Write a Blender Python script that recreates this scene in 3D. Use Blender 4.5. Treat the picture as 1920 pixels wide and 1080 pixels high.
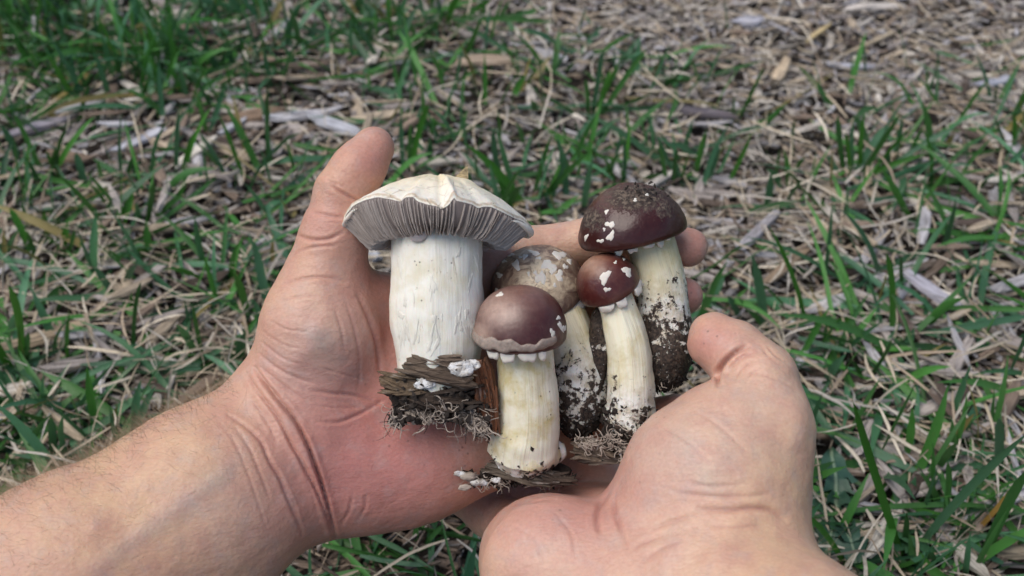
import bpy, math, random
import numpy as np
from mathutils import Vector, Matrix
from mathutils.bvhtree import BVHTree

rng = np.random.default_rng(7)
random.seed(7)
scene = bpy.context.scene
for o in list(bpy.data.objects):
    bpy.data.objects.remove(o, do_unlink=True)

# ------------------------------------------------------------------ camera
FPX = 2000.0                       # focal length in photo pixels (1920 wide)
PITCH = math.radians(42)
CAM = np.array([0.0, 0.0, 0.45])
FW = np.array([0.0, math.cos(PITCH), -math.sin(PITCH)])
RT = np.array([1.0, 0.0, 0.0])
UP = np.array([0.0, math.sin(PITCH), math.cos(PITCH)])
cam = bpy.data.cameras.new('camera')
cam.lens = 36.0 * FPX / 1920.0
cam.sensor_width = 36.0
cam.clip_start = 0.01
cam.clip_end = 500
cam.dof.use_dof = True
cam.dof.focus_distance = 0.392
cam.dof.aperture_fstop = 12
camo = bpy.data.objects.new('camera', cam)
scene.collection.objects.link(camo)
camo.location = CAM
camo.rotation_euler = (math.radians(90) - PITCH, 0, 0)
scene.camera = camo

# ------------------------------------------------------------------ light
SUN_EL, SUN_AZ = math.radians(63), math.radians(-104)   # azimuth from +Y, positive to +X
world = bpy.data.worlds.new('World')
scene.world = world
world.use_nodes = True
wn = world.node_tree
bg = wn.nodes['Background']
sky = wn.nodes.new('ShaderNodeTexSky')
sky.sky_type = 'NISHITA'
sky.sun_disc = False
sky.sun_elevation = SUN_EL
sky.sun_rotation = SUN_AZ
sky.air_density = 1.0
sky.dust_density = 2.0
sky.ozone_density = 1.0
wn.links.new(sky.outputs[0], bg.inputs[0])
bg.inputs[1].default_value = 0.075
sun = bpy.data.lights.new('sun', 'SUN')
sun.energy = 1.5
sun.angle = math.radians(55)
sun.color = (1.0, 0.94, 0.86)
suno = bpy.data.objects.new('sun', sun)
scene.collection.objects.link(suno)
sd = Vector((math.sin(SUN_AZ) * math.cos(SUN_EL), math.cos(SUN_AZ) * math.cos(SUN_EL), math.sin(SUN_EL)))
suno.rotation_euler = sd.to_track_quat('Z', 'Y').to_euler()
suno.location = sd * 5

scene.view_settings.view_transform = 'Standard'
scene.view_settings.look = 'None'
scene.view_settings.gamma = 1
scene.view_settings.use_curve_mapping = False
scene.view_settings.exposure = 0.82
scene.render.engine = 'CYCLES'

# ------------------------------------------------------------------ helpers
DZ = 0.0                            # extra depth of the mushroom being built, so that it rests on the hands
def P(x, y, d):
    """photo pixel + depth along the view axis -> world point"""
    return CAM + (d + DZ) * (FW + (x - 960) / FPX * RT - (y - 540) / FPX * UP)

def to_px(p):
    q = np.asarray(p) - CAM
    d = q @ FW
    return 960 + FPX * (q @ RT) / d, 540 - FPX * (q @ UP) / d, d

def G(x, y, z=0.0):
    """photo pixel -> point on the plane at height z"""
    r = FW + (x - 960) / FPX * RT - (y - 540) / FPX * UP
    t = (z - CAM[2]) / r[2]
    return CAM + t * r

def unit(v):
    v = np.asarray(v, float)
    return v / (np.linalg.norm(v) + 1e-12)

def hash3(ix, iy, iz, seed):
    n = (ix * 374761393 + iy * 668265263 + iz * 2147483647 + seed * 144665) & 0x7fffffff
    n = ((n ^ (n >> 13)) * 1274126177) & 0x7fffffff
    n = n ^ (n >> 16)
    return (n & 0xffff) / 65535.0

def noise(p, scale, seed=0):
    """value noise, -1..1, on an (n,3) array"""
    q = np.asarray(p, float) * scale
    i = np.floor(q).astype(np.int64)
    f = q - i
    f = f * f * (3 - 2 * f)
    r = 0
    for dx in (0, 1):
        for dy in (0, 1):
            for dz in (0, 1):
                w = (f[..., 0] if dx else 1 - f[..., 0]) * (f[..., 1] if dy else 1 - f[..., 1]) * (f[..., 2] if dz else 1 - f[..., 2])
                r = r + w * hash3(i[..., 0] + dx, i[..., 1] + dy, i[..., 2] + dz, seed)
    return r * 2 - 1

def fbm(p, scale, seed=0, oct=3):
    r = 0; a = 1; t = 0
    for k in range(oct):
        r = r + a * noise(p, scale * 2 ** k, seed + k); t += a; a *= .5
    return r / t

def mesh_data(name, verts, faces, smooth=True, attrs=None):
    """faces: list of tuples, or an (n,4)/(n,3) int array"""
    me = bpy.data.meshes.new(name)
    verts = np.ascontiguousarray(verts, dtype=np.float32)
    if isinstance(faces, np.ndarray):
        n, k = faces.shape
        me.vertices.add(len(verts)); me.vertices.foreach_set('co', verts.ravel())
        me.loops.add(n * k); me.loops.foreach_set('vertex_index', faces.astype(np.int32).ravel())
        me.polygons.add(n)
        me.polygons.foreach_set('loop_start', np.arange(0, n * k, k, dtype=np.int32))
        me.polygons.foreach_set('loop_total', np.full(n, k, dtype=np.int32))
        me.update(calc_edges=True)
        me.validate()
    else:
        me.from_pydata([tuple(v) for v in verts.tolist()], [], faces)
    me.polygons.foreach_set('use_smooth', np.full(len(me.polygons), smooth))
    for k, a in (attrs or {}).items():
        a = np.asarray(a, np.float32)
        if a.ndim == 1:
            at = me.attributes.new(k, 'FLOAT', 'POINT'); at.data.foreach_set('value', a)
        elif a.shape[1] == 3:
            at = me.attributes.new(k, 'FLOAT_VECTOR', 'POINT'); at.data.foreach_set('vector', a.ravel())
        else:
            at = me.attributes.new(k, 'FLOAT_COLOR', 'POINT'); at.data.foreach_set('color', a.ravel())
    me.update()
    return me

def link(name, me, material=None, parent=None, loc=None):
    o = bpy.data.objects.new(name, me)
    scene.collection.objects.link(o)
    if material is not None and me is not None and len(me.materials) == 0:
        me.materials.append(material)
    if parent is not None:
        o.parent = parent
    if loc is not None:
        o.location = Vector(loc)
    return o

def build(name, verts, faces, material, parent=None, smooth=True, attrs=None, origin=None):
    """verts are world coordinates; the object's origin is its parent's or `origin`"""
    verts = np.asarray(verts, float)
    if parent is not None:
        wo = np.array(parent.get('_wo', (0, 0, 0)))
    elif origin is not None:
        wo = np.asarray(origin, float)
    else:
        wo = np.zeros(3)
    me = mesh_data(name, verts - wo, faces, smooth, attrs)
    o = link(name, me, material, parent, None if parent is not None else wo)
    return o

WO = {}
def thing(name, label, cat, loc, group=None):
    o = bpy.data.objects.new(name, None)
    scene.collection.objects.link(o)
    o.empty_display_size = 0.01
    o.location = Vector(loc)
    o['_wo'] = [float(v) for v in loc]
    o['label'] = label; o['category'] = cat
    if group: o['group'] = group
    return o

def tag(o, label=None, cat=None, group=None, kind=None):
    if label: o['label'] = label
    if cat: o['category'] = cat
    if group: o['group'] = group
    if kind: o['kind'] = kind
    return o

class MB:
    """collects verts and faces with per-vertex attributes"""
    def __init__(self): self.v = []; self.f = []; self.n = 0; self.a = {}
    def add(self, v, f, **attrs):
        v = np.asarray(v, float)
        self.v.append(v)
        self.f += [tuple(int(i) + self.n for i in q) for q in f]
        for k, a in attrs.items():
            a = np.asarray(a, float)
            if a.ndim == 0: a = np.full(len(v), float(a))
            elif a.ndim == 1 and len(a) != len(v): a = np.tile(a, (len(v), 1))
            self.a.setdefault(k, []).append(a)
        self.n += len(v)
    def build(self, name, material, parent=None, smooth=True, origin=None):
        attrs = {k: np.concatenate(a) for k, a in self.a.items()}
        return build(name, np.concatenate(self.v), self.f, material, parent, smooth, attrs, origin)

def catmull(pts, n):
    pts = np.asarray(pts, float)
    q = np.vstack([2 * pts[0] - pts[1], pts, 2 * pts[-1] - pts[-2]])
    out = []
    m = len(pts) - 1
    for s in np.linspace(0, m, n):
        i = min(int(s), m - 1); t = s - i
        a, b, c, d = q[i], q[i + 1], q[i + 2], q[i + 3]
        out.append(0.5 * (2 * b + (c - a) * t + (2 * a - 5 * b + 4 * c - d) * t * t + (3 * b - a - 3 * c + d) * t ** 3))
    return np.array(out)

def grid_faces(nu, nv, wrap=True):
    f = []
    for j in range(nv - 1):
        for i in range(nu if wrap else nu - 1):
            a = j * nu + i; b = j * nu + (i + 1) % nu
            f.append((a, b, b + nu, a + nu))
    return f

def frame(t):
    t = unit(t)
    h = RT if abs(t @ RT) < .9 else UP
    s = unit(h - t * (h @ t))
    return t, s, np.cross(t, s)

def tube(path, radii, nu=8, cap=True):
    path = np.asarray(path, float); n = len(path)
    radii = np.broadcast_to(np.asarray(radii, float), (n,))
    tang = np.gradient(path, axis=0)
    V = []
    t, s, b = frame(tang[0])
    for k in range(n):
        t = unit(tang[k]); s = unit(s - t * (s @ t)); b = np.cross(t, s)
        for i in range(nu):
            a = 2 * math.pi * i / nu
            V.append(path[k] + radii[k] * (math.cos(a) * s + math.sin(a) * b))
    f = grid_faces(nu, n)
    if cap:
        f.append(tuple(range(nu - 1, -1, -1))); f.append(tuple((n - 1) * nu + i for i in range(nu)))
    return np.array(V), f

# ------------------------------------------------------------------ materials
class NT:
    def __init__(self, name):
        self.m = bpy.data.materials.new(name); self.m.use_nodes = True
        self.t = self.m.node_tree
        self.b = self.t.nodes['Principled BSDF']
        self.out = self.t.nodes['Material Output']
    def n(self, typ, **kw):
        nd = self.t.nodes.new(typ)
        for k, v in kw.items():
            if k.startswith('i_'):
                key = k[2:]
                key = int(key) if key.isdigit() else key.replace('_', ' ')
                self.set(nd.inputs[key], v)
            else: setattr(nd, k, v)
        return nd
    def set(self, sock, v):
        if hasattr(v, 'is_linked') or isinstance(v, bpy.types.NodeSocket): self.t.links.new(v, sock)
        else: sock.default_value = v
    def attr(self, name, out='Fac'):
        return self.n('ShaderNodeAttribute', attribute_name=name).outputs[out]
    def obj(self): return self.n('ShaderNodeTexCoord').outputs['Object']
    def noise(self, vec, scale, detail=3, rough=.55, dist=0):
        return self.n('ShaderNodeTexNoise', i_Vector=vec, i_Scale=scale, i_Detail=detail, i_Roughness=rough, i_Distortion=dist).outputs['Fac']
    def ramp(self, fac, stops, interp='LINEAR'):
        r = self.n('ShaderNodeValToRGB'); self.set(r.inputs[0], fac)
        r.color_ramp.interpolation = interp
        e = r.color_ramp.elements
        while len(e) < len(stops): e.new(0.5)
        for k, (p, c) in enumerate(stops):
            e[k].position = p
            e[k].color = (c, c, c, 1) if isinstance(c, (int, float)) else (*c[:3], 1)
        return r.outputs[0]
    def mix(self, fac, a, b, blend='MIX'):
        m = self.n('ShaderNodeMix', data_type='RGBA', blend_type=blend)
        self.set(m.inputs[0], fac)
        for s, v in ((m.inputs[6], a), (m.inputs[7], b)):
            if isinstance(v, tuple): v = (*v[:3], 1)
            self.set(s, v)
        return m.outputs[2]
    def math(self, op, a, b=0.0, clamp=False):
        m = self.n('ShaderNodeMath', operation=op, use_clamp=clamp)
        self.set(m.inputs[0], a); self.set(m.inputs[1], b)
        return m.outputs[0]
    def scale(self, vec, s):
        m = self.n('ShaderNodeMapping'); self.set(m.inputs[0], vec); m.inputs['Scale'].default_value = s
        return m.outputs[0]
    def bump(self, h, strength=.5, dist=.001, normal=None):
        b = self.n('ShaderNodeBump', i_Height=h, i_Strength=strength, i_Distance=dist)
        if normal is not None: self.set(b.inputs['Normal'], normal)
        self.set(self.b.inputs['Normal'], b.outputs[0])
        return b.outputs[0]
    def p(self, **kw):
        for k, v in kw.items():
            if isinstance(v, tuple) and len(v) == 3 and k == 'Base_Color': v = (*v, 1)
            self.set(self.b.inputs[k.replace('_', ' ')], v)
        return self

def m_skin():
    t = NT('skin'); o = t.obj()
    tone = t.attr('tone', 'Color')
    blot = t.noise(o, 95, 4, .6)
    c = t.mix(t.math('MULTIPLY', t.ramp(blot, [(.38, 0), (.68, 1)]), .45), tone, (.45, .215, .18))
    cool = t.noise(o, 140, 3, .5, .3)
    c = t.mix(t.math('MULTIPLY', t.ramp(cool, [(.52, 0), (.75, 1)]), .32), c, (.42, .35, .335))
    fine = t.noise(o, 900, 2)
    c = t.mix(.12, c, t.ramp(fine, [(.3, .25), (.7, .75)]), 'OVERLAY')
    speck = t.n('ShaderNodeTexVoronoi', i_Vector=o, i_Scale=260).outputs['Distance']
    dirt = t.math('MULTIPLY', t.attr('dirt'), t.ramp(speck, [(.06, 1), (.16, 0)]))
    c = t.mix(t.math('MULTIPLY', dirt, .8), c, (.10, .06, .04))
    # skin relief: fine criss-cross cells and pores
    v1 = t.n('ShaderNodeTexVoronoi', i_Vector=t.scale(o, (1, 1.6, 1)), i_Scale=620).outputs['Distance']
    n2 = t.noise(o, 1300, 4)
    wr = t.noise(t.scale(o, (160, 420, 520)), 1.0, 5, .62, .5)
    h = t.math('ADD', t.math('ADD', t.math('MULTIPLY', v1, .7), t.math('MULTIPLY', n2, .6)), t.math('MULTIPLY', t.ramp(wr, [(.42, 0), (.56, 1)]), .55))
    t.bump(h, .28, .0005)
    t.p(Base_Color=c, Roughness=t.ramp(n2, [(.3, .36), (.8, .52)]), Subsurface_Weight=.35, Subsurface_Scale=.004, Subsurface_Radius=(1, .35, .18))
    t.b.inputs['Specular IOR Level'].default_value = .42
    return t.m

def m_simple(name, col, rough=.6, var=.25, scale=300, bump=.3, dist=.0005, sss=0):
    t = NT(name); o = t.obj()
    n = t.noise(o, scale, 4)
    c = t.mix(t.math('MULTIPLY', n, var * 2), col, tuple(v * .45 for v in col))
    t.p(Base_Color=c, Roughness=rough)
    if sss: t.p(Subsurface_Weight=sss, Subsurface_Scale=.003)
    t.bump(n, bump, dist)
    return t.m

def m_stem(name, base=(.80, .78, .70), yellow=.5, dirt_from=.75, dirt_amt=.8, mott=0.2):
    """attributes: t (0 top, 1 base), ang (turns round the stem)"""
    t = NT(name); o = t.obj()
    tv = t.attr('t'); uv = t.attr('suv', 'Vector')
    fib = t.noise(t.scale(uv, (60, 3, 1)), 1.0, 4, .6, .2)
    fib2 = t.noise(t.scale(uv, (22, 2.0, 1)), 1.0, 3, .6, .3)
    blot = t.noise(o, 120, 4, .6)
    c = t.mix(t.math('MULTIPLY', t.ramp(fib2, [(.45, 0), (.75, 1)]), .55 * yellow), base, (.66, .58, .34))
    c = t.mix(t.math('MULTIPLY', t.ramp(blot, [(.46, 0), (.66, 1)]), yellow), c, (.55, .45, .20))
    c = t.mix(t.math('MULTIPLY', t.ramp(fib, [(.58, 0), (.75, 1)]), .30), c, (.45, .39, .30))
    # brownish fibril flecks
    fl = t.noise(t.scale(uv, (34, 7, 1)), 1.0, 5, .75, .4)
    c = t.mix(t.math('MULTIPLY', t.ramp(fl, [(.64, 0), (.72, 1)]), mott), c, (.30, .22, .13))
    # soil: crumbs thicken towards the buried end
    d1 = t.noise(o, 420, 5, .7); d2 = t.noise(o, 110, 3, .6)
    lvl = t.math('MULTIPLY', t.math('SUBTRACT', tv, dirt_from), 1.0 / max(.01, 1 - dirt_from))
    s = t.math('ADD', t.math('ADD', t.math('MULTIPLY', d1, 1.0), t.math('MULTIPLY', d2, .8)), t.math('MULTIPLY', t.math('MINIMUM', t.math('MAXIMUM', lvl, -1.5), .8), .24 * dirt_amt))
    dm = t.ramp(t.math('MULTIPLY', s, .6), [(.60, 0), (.64, 1)])
    sp = t.n('ShaderNodeTexVoronoi', i_Vector=o, i_Scale=330).outputs['Distance']
    sp = t.math('MULTIPLY', t.ramp(sp, [(.07, 1), (.13, 0)]), t.ramp(d2, [(.48, 0), (.6, 1)]))
    wl = t.ramp(t.math('ADD', lvl, t.math('MULTIPLY', d2, .4)), [(.0, 0), (.45, 1)])
    c = t.mix(t.math('MULTIPLY', wl, .7), c, t.mix(t.ramp(t.noise(o, 260, 4), [(.4, 0), (.62, 1)]), (.84, .84, .84), (.46, .40, .33)))
    c = t.mix(t.math('MULTIPLY', sp, .85), c, (.05, .035, .025))
    c = t.mix(dm, c, t.mix(t.ramp(t.noise(o, 900, 3), [(.4, 0), (.65, 1)]), (.022, .015, .012), (.085, .06, .045)))
    h = t.math('ADD', t.math('MULTIPLY', fib, .8), t.math('ADD', t.math('MULTIPLY', dm, .9), t.math('MULTIPLY', t.math('MULTIPLY', d1, wl), 1.2)))
    t.bump(h, .55, .0009)
    t.p(Base_Color=c, Roughness=.62, Subsurface_Weight=.15, Subsurface_Scale=.003)
    t.b.inputs['Specular IOR Level'].default_value = .3
    return t.m

def m_cap(name, dark, mid, pale, pale_amt=.5, soil=0.0, rough=.38, mottle=.3, streak=0.0):
    """attributes: rho (0 apex .. 1 rim), pale (extra pale zone)"""
    t = NT(name); o = t.obj()
    r = t.attr('rho'); pz = t.attr('pale')
    n1 = t.noise(o, 130, 5, .65, .3); n2 = t.noise(o, 600, 3)
    rr = t.math('ADD', r, t.math('MULTIPLY', t.math('SUBTRACT', n1, .5), mottle * 2))
    c = t.ramp(rr, [(.05, mid), (.55, tuple((a + b) / 2 for a, b in zip(mid, dark))), (.9, dark)])
    c = t.mix(t.math('MULTIPLY', t.math('ADD', pz, t.math('MULTIPLY', t.math('SUBTRACT', n1, .5), .5), True), pale_amt), c, pale)
    c = t.mix(.18, c, t.ramp(n2, [(.3, .2), (.7, .8)]), 'OVERLAY')
    if streak:
        n3 = t.noise(o, 210, 5, .7, 1.2)
        c = t.mix(t.math('MULTIPLY', t.ramp(n3, [(.46, 0), (.6, 1)]), streak), c, dark)
        c = t.mix(t.math('MULTIPLY', t.ramp(n3, [(.32, 1), (.43, 0)]), streak * .6), c, pale)
    sp = t.n('ShaderNodeTexVoronoi', i_Vector=o, i_Scale=300).outputs['Distance']
    c = t.mix(t.math('MULTIPLY', t.ramp(sp, [(.05, 1), (.10, 0)]), t.ramp(n1, [(.5, 0), (.6, .7)])), c, (.03, .02, .015))
    if soil:
        sz = t.attr('soil')
        d = t.noise(o, 700, 4, .75)
        s = t.ramp(t.math('ADD', t.math('MULTIPLY', sz, .55), t.math('MULTIPLY', d, .7)), [(.62, 0), (.78, 1)])
        c = t.mix(t.math('MULTIPLY', s, soil), c, t.mix(t.ramp(d, [(.45, 0), (.6, 1)]), (.025, .018, .014), (.16, .12, .09)))
        t.p(Roughness=t.ramp(s, [(0, rough), (1, .9)]))
        t.bump(t.math('ADD', t.math('MULTIPLY', n2, .25), t.math('MULTIPLY', s, d)), .6, .0012)
    else:
        t.p(Roughness=t.ramp(n1, [(.3, rough - .05), (.7, rough + .12)]))
        t.bump(t.math('ADD', t.math('MULTIPLY', n2, .5), t.math('ADD', n1, t.math('MULTIPLY', t.noise(t.scale(o, (300, 90, 90)), 1.0, 4), .8))), .3, .0009)
    t.p(Base_Color=c, Subsurface_Weight=.05, Subsurface_Scale=.002)
    return t.m

def m_grain(name, use_obj, soilmix=.25):
    """wood chip: 'loc' holds the piece's own coordinates, grain runs along x"""
    t = NT(name)
    loc = t.attr('loc', 'Vector')
    col = t.n('ShaderNodeObjectInfo').outputs['Color'] if use_obj else t.attr('col', 'Color')
    g = t.noise(t.scale(loc, (60, 1100, 1100)), 1.0, 4, .65, .2)
    g2 = t.noise(t.scale(loc, (90, 260, 260)), 1.0, 4, .6, .6)
    c = t.mix(t.ramp(g, [(.36, 1), (.54, 0)]), col, t.mix(.6, col, (.03, .022, .018)))
    c = t.mix(t.math('MULTIPLY', t.ramp(g2, [(.48, 0), (.7, 1)]), soilmix * 1.6), c, (.085, .06, .045))
    c = t.mix(t.math('MULTIPLY', t.ramp(g2, [(.3, 1), (.42, 0)]), .35), c, (.55, .50, .45))
    t.bump(t.math('ADD', g, g2), .7, .0011)
    t.p(Base_Color=c, Roughness=.85)
    t.b.inputs['Specular IOR Level'].default_value = .25
    return t.m

def m_blade(name, use_obj):
    """grass: 'buv' x across (-1..1), y along 0..1"""
    t = NT(name)
    uv = t.attr('buv', 'Vector')
    sep = t.n('ShaderNodeSeparateXYZ'); t.set(sep.inputs[0], uv)
    col = t.n('ShaderNodeObjectInfo').outputs['Color'] if use_obj else t.attr('col', 'Color')
    vein = t.n('ShaderNodeTexWave', wave_type='BANDS', bands_direction='X', i_Scale=2.2, i_Vector=uv).outputs['Fac']
    n = t.noise(t.scale(uv, (1.5, 9, 1)), 1.0, 3)
    c = t.mix(t.math('MULTIPLY', vein, .28), col, t.mix(.5, col, (.16, .24, .12)))
    c = t.mix(t.math('MULTIPLY', t.ramp(n, [(.55, 0), (.75, 1)]), .3), c, (.10, .17, .05))
    tip = t.ramp(t.math('ADD', sep.outputs[1], t.math('MULTIPLY', n, .1)), [(1.01, 0), (1.06, 1)])
    c = t.mix(tip, c, (.45, .36, .22))
    t.p(Base_Color=c, Roughness=.36)
    t.b.inputs['Specular IOR Level'].default_value = .42
    t.bump(vein, .25, .0003)
    tr = t.n('ShaderNodeBsdfTranslucent'); t.set(tr.inputs[0], t.mix(.35, c, (.10, .30, .02)))
    ms = t.n('ShaderNodeMixShader'); ms.inputs[0].default_value = .22
    t.t.links.new(t.b.outputs[0], ms.inputs[1]); t.t.links.new(tr.outputs[0], ms.inputs[2])
    t.t.links.new(ms.outputs[0], t.out.inputs[0])
    return t.m

def m_ground():
    t = NT('soil'); o = t.obj()
    n = t.noise(o, 60, 6, .7); n2 = t.noise(o, 500, 4, .7); far = t.noise(o, .6, 4, .6)
    c = t.ramp(n2, [(.3, (.020, .015, .012)), (.55, (.055, .043, .035)), (.75, (.16, .13, .10))])
    c = t.mix(t.ramp(n, [(.5, 0), (.65, .6)]), c, (.035, .027, .02))
    sep = t.n('ShaderNodeVectorMath', operation='LENGTH'); t.set(sep.inputs[0], o)
    d = t.math('ADD', t.math('MULTIPLY', sep.outputs['Value'], .3), t.math('MULTIPLY', far, .8))
    blades = t.noise(t.scale(o, (260, 70, 70)), 1.0, 4)
    g = t.ramp(blades, [(.3, (.012, .022, .010)), (.6, (.045, .085, .028)), (.8, (.13, .13, .07))])
    c = t.mix(t.ramp(d, [(.75, 0), (.95, 1)]), c, g)
    t.bump(t.math('ADD', n, n2), .8, .004)
    t.p(Base_Color=c, Roughness=.95)
    return t.m

SKIN = m_skin()
NAIL = m_simple('nail', (.62, .46, .40), .3, .08, 200, .1, sss=.2)
HAIR = m_simple('arm_hair', (.30, .22, .13), .45, .3, 500, .1)
GILL = m_simple('gill', (.50, .43, .385), .75, .28, 500, .2)
GILLBED = m_simple('gill_bed', (.30, .245, .225), .9, .3, 300, .2)
VEIL = m_simple('veil', (.78, .72, .64), .7, .16, 500, .5, .0006, sss=.1)
VEIL_LILAC = m_simple('veil_lilac', (.55, .48, .46), .6, .2, 500, .5, .0006, sss=.1)
def m_myc():
    t = NT('mycelium'); o = t.obj()
    n = t.noise(o, 500, 5, .7); sp = t.n('ShaderNodeTexVoronoi', i_Vector=o, i_Scale=420).outputs['Distance']
    c = t.mix(t.ramp(n, [(.42, 0), (.62, 1)]), (.80, .80, .80), (.52, .47, .41))
    c = t.mix(t.ramp(sp, [(.12, 1), (.2, 0)]), c, (.06, .045, .035))
    t.p(Base_Color=c, Roughness=.9); t.bump(t.math('SUBTRACT', n, sp), .9, .0015)
    return t.m
MYC = m_myc()
ROOT = m_simple('rootlet', (.50, .42, .35), .85, .4, 700, .5)
CRUMB = m_simple('soil_crumb', (.035, .025, .019), .9, .5, 600, .8, .001)
WOOD = m_grain('rotten_wood', True, .5)
CHIP = m_grain('mulch_chip', True)
CHIPS = m_grain('mulch_chips', False)
BLADE = m_blade('grass_blade', True)
BLADES = m_blade('grass_blades', False)
SOIL = m_ground()

# ------------------------------------------------------------------ ground
def gz(x, y):
    p = np.stack([np.asarray(x, float), np.asarray(y, float), np.zeros_like(np.asarray(x, float))], -1)
    return .010 * noise(p, 5.0, 3) + .005 * noise(p, 17.0, 4)

def make_ground():
    # one sheet: fine in the middle, coarse to the horizon
    def axis(c):
        near = np.linspace(-1.2, 1.2, 97)
        far = np.array([1.4, 1.8, 2.6, 4, 7, 12, 25, 60, 150])
        return np.concatenate([c - far[::-1], c + near, c + far])
    xs, ys = axis(0), axis(.6)
    X, Y = np.meshgrid(xs, ys)
    Z = gz(X, Y) - .004
    V = np.stack([X.ravel(), Y.ravel(), Z.ravel()], 1)
    o = build('ground', V, grid_faces(len(xs), len(ys), False), SOIL)
    tag(o, kind='structure')
make_ground()

# ------------------------------------------------------------------ hands: blended tapered capsules -> one skin surface
def R_(px, d): return px * (d + DZ) / FPX

def cap_prim(a, b, flat=1.0, n=FW):
    """a, b: (x, y, depth, radius px)"""
    return (P(*a[:3]), P(*b[:3]), R_(a[3], a[2]), R_(b[3], b[2]), flat, np.asarray(n))

def chain(nodes, flat=1.0):
    return [cap_prim(nodes[i], nodes[i + 1], flat) for i in range(len(nodes) - 1)]

def sd_prim(p, pr):
    a, b, ra, rb, fl, n = pr
    ab = (b - a).astype(p.dtype)
    q = p - a.astype(p.dtype)
    t = np.clip((q @ ab) / (ab @ ab), 0, 1)
    q = q - t[:, None] * ab
    if fl != 1.0:
        q = q + np.outer(q @ n.astype(p.dtype), n.astype(p.dtype)) * (1 / fl - 1)
    return np.sqrt((q * q).sum(1)) - (ra + (rb - ra) * t)

def smin(a, b, k):
    h = np.clip(.5 + .5 * (b - a) / k, 0, 1)
    return b + (a - b) * h - k * h * (1 - h)

def hand_sdf(p, H):
    d = None
    for k, prims in H['body']:
        for pr in prims:
            e = sd_prim(p, pr)
            d = e if d is None else smin(d, e, k)
    f = None
    for prims in H['fingers']:
        g = None
        for pr in prims:
            e = sd_prim(p, pr)
            g = e if g is None else smin(g, e, .004)
        f = g if f is None else smin(f, g, .0012)
    return smin(d, f, .007) if f is not None else d

def surface_nets(lo, hi, h, fn):
    n = np.ceil((hi - lo) / h).astype(int) + 1
    ax = [lo[i] + h * np.arange(n[i]) for i in range(3)]
    K = 5
    nc = (n + K - 1) // K + 1
    cax = [lo[i] + h * K * np.arange(nc[i]) for i in range(3)]
    C = np.stack(np.meshgrid(*cax, indexing='ij'), -1).reshape(-1, 3).astype(np.float32)
    C = fn(C).reshape(nc)
    near = np.abs(C) < h * K * 2.0
    up = lambda a: a.repeat(K, 0).repeat(K, 1).repeat(K, 2)
    half = K // 2
    D = up(C)[half:half + n[0], half:half + n[1], half:half + n[2]].astype(np.float32).copy()
    I = np.argwhere(up(near)[half:half + n[0], half:half + n[1], half:half + n[2]])
    for c0 in range(0, len(I), 200000):
        q = I[c0:c0 + 200000]
        D[q[:, 0], q[:, 1], q[:, 2]] = fn((lo + h * q).astype(np.float32))
    S = D < 0
    c = np.zeros(n - 1, np.int8)
    for dx in (0, 1):
        for dy in (0, 1):
            for dz in (0, 1):
                c += S[dx:n[0] - 1 + dx, dy:n[1] - 1 + dy, dz:n[2] - 1 + dz]
    act = (c > 0) & (c < 8)
    idx = np.argwhere(act)
    ids = np.full(n - 1, -1, np.int64); ids[act] = np.arange(len(idx))
    acc = np.zeros((len(idx), 3)); cnt = np.zeros(len(idx))
    for axn in range(3):
        o1, o2 = [k for k in range(3) if k != axn]
        for u in (0, 1):
            for w in (0, 1):
                A = idx.copy(); A[:, o1] += u; A[:, o2] += w
                B = A.copy(); B[:, axn] += 1
                da = D[A[:, 0], A[:, 1], A[:, 2]]; db = D[B[:, 0], B[:, 1], B[:, 2]]
                m = (da < 0) != (db < 0)
                t = np.where(m, da / np.where(m, da - db, 1), 0)
                pt = A.astype(float); pt[:, axn] += t
                acc[m] += pt[m]; cnt[m] += 1
    V = lo + h * (acc / cnt[:, None])
    F = []
    for axn in range(3):
        o1, o2 = (axn + 1) % 3, (axn + 2) % 3
        sl0 = [slice(None)] * 3; sl1 = [slice(None)] * 3
        sl0[axn] = slice(0, n[axn] - 1); sl1[axn] = slice(1, n[axn])
        s0, s1 = S[tuple(sl0)], S[tuple(sl1)]
        e = np.argwhere(s0 != s1)
        e = e[(e[:, o1] > 0) & (e[:, o2] > 0) & (e[:, o1] < n[o1] - 1) & (e[:, o2] < n[o2] - 1)]
        ins = s0[e[:, 0], e[:, 1], e[:, 2]]
        def cell(u, w):
            q = e.copy(); q[:, o1] -= u; q[:, o2] -= w
            return ids[q[:, 0], q[:, 1], q[:, 2]]
        q = np.stack([cell(1, 1), cell(0, 1), cell(0, 0), cell(1, 0)], 1)
        q[~ins] = q[~ins][:, ::-1]
        F.append(q)
    F = np.concatenate(F)
    return V, F[(F >= 0).all(1)]

def subdiv(V, F):
    E = np.sort(np.concatenate([F[:, [0, 1]], F[:, [1, 2]], F[:, [2, 3]], F[:, [3, 0]]]), 1)
    key = E[:, 0].astype(np.int64) * len(V) + E[:, 1]
    u, inv = np.unique(key, return_inverse=True)
    mid = .5 * (V[u // len(V)] + V[u % len(V)])
    cen = V[F].mean(1)
    nF = len(F); b = len(V); c = b + len(mid)
    e = inv.reshape(4, nF) + b
    ci = c + np.arange(nF)
    Q = np.concatenate([np.stack([F[:, k], e[k], ci, e[(k + 3) % 4]], 1) for k in range(4)])
    return np.concatenate([V, mid, cen]), Q

def sdf_grad(p, fn, e=.0006):
    p = p.astype(np.float32); e = max(e, .0008)
    g = np.zeros(p.shape); f0 = fn(p)
    for k in range(3):
        d = np.zeros(3, np.float32); d[k] = e
        g[:, k] = (fn(p + d) - f0) / e
    return g

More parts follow.
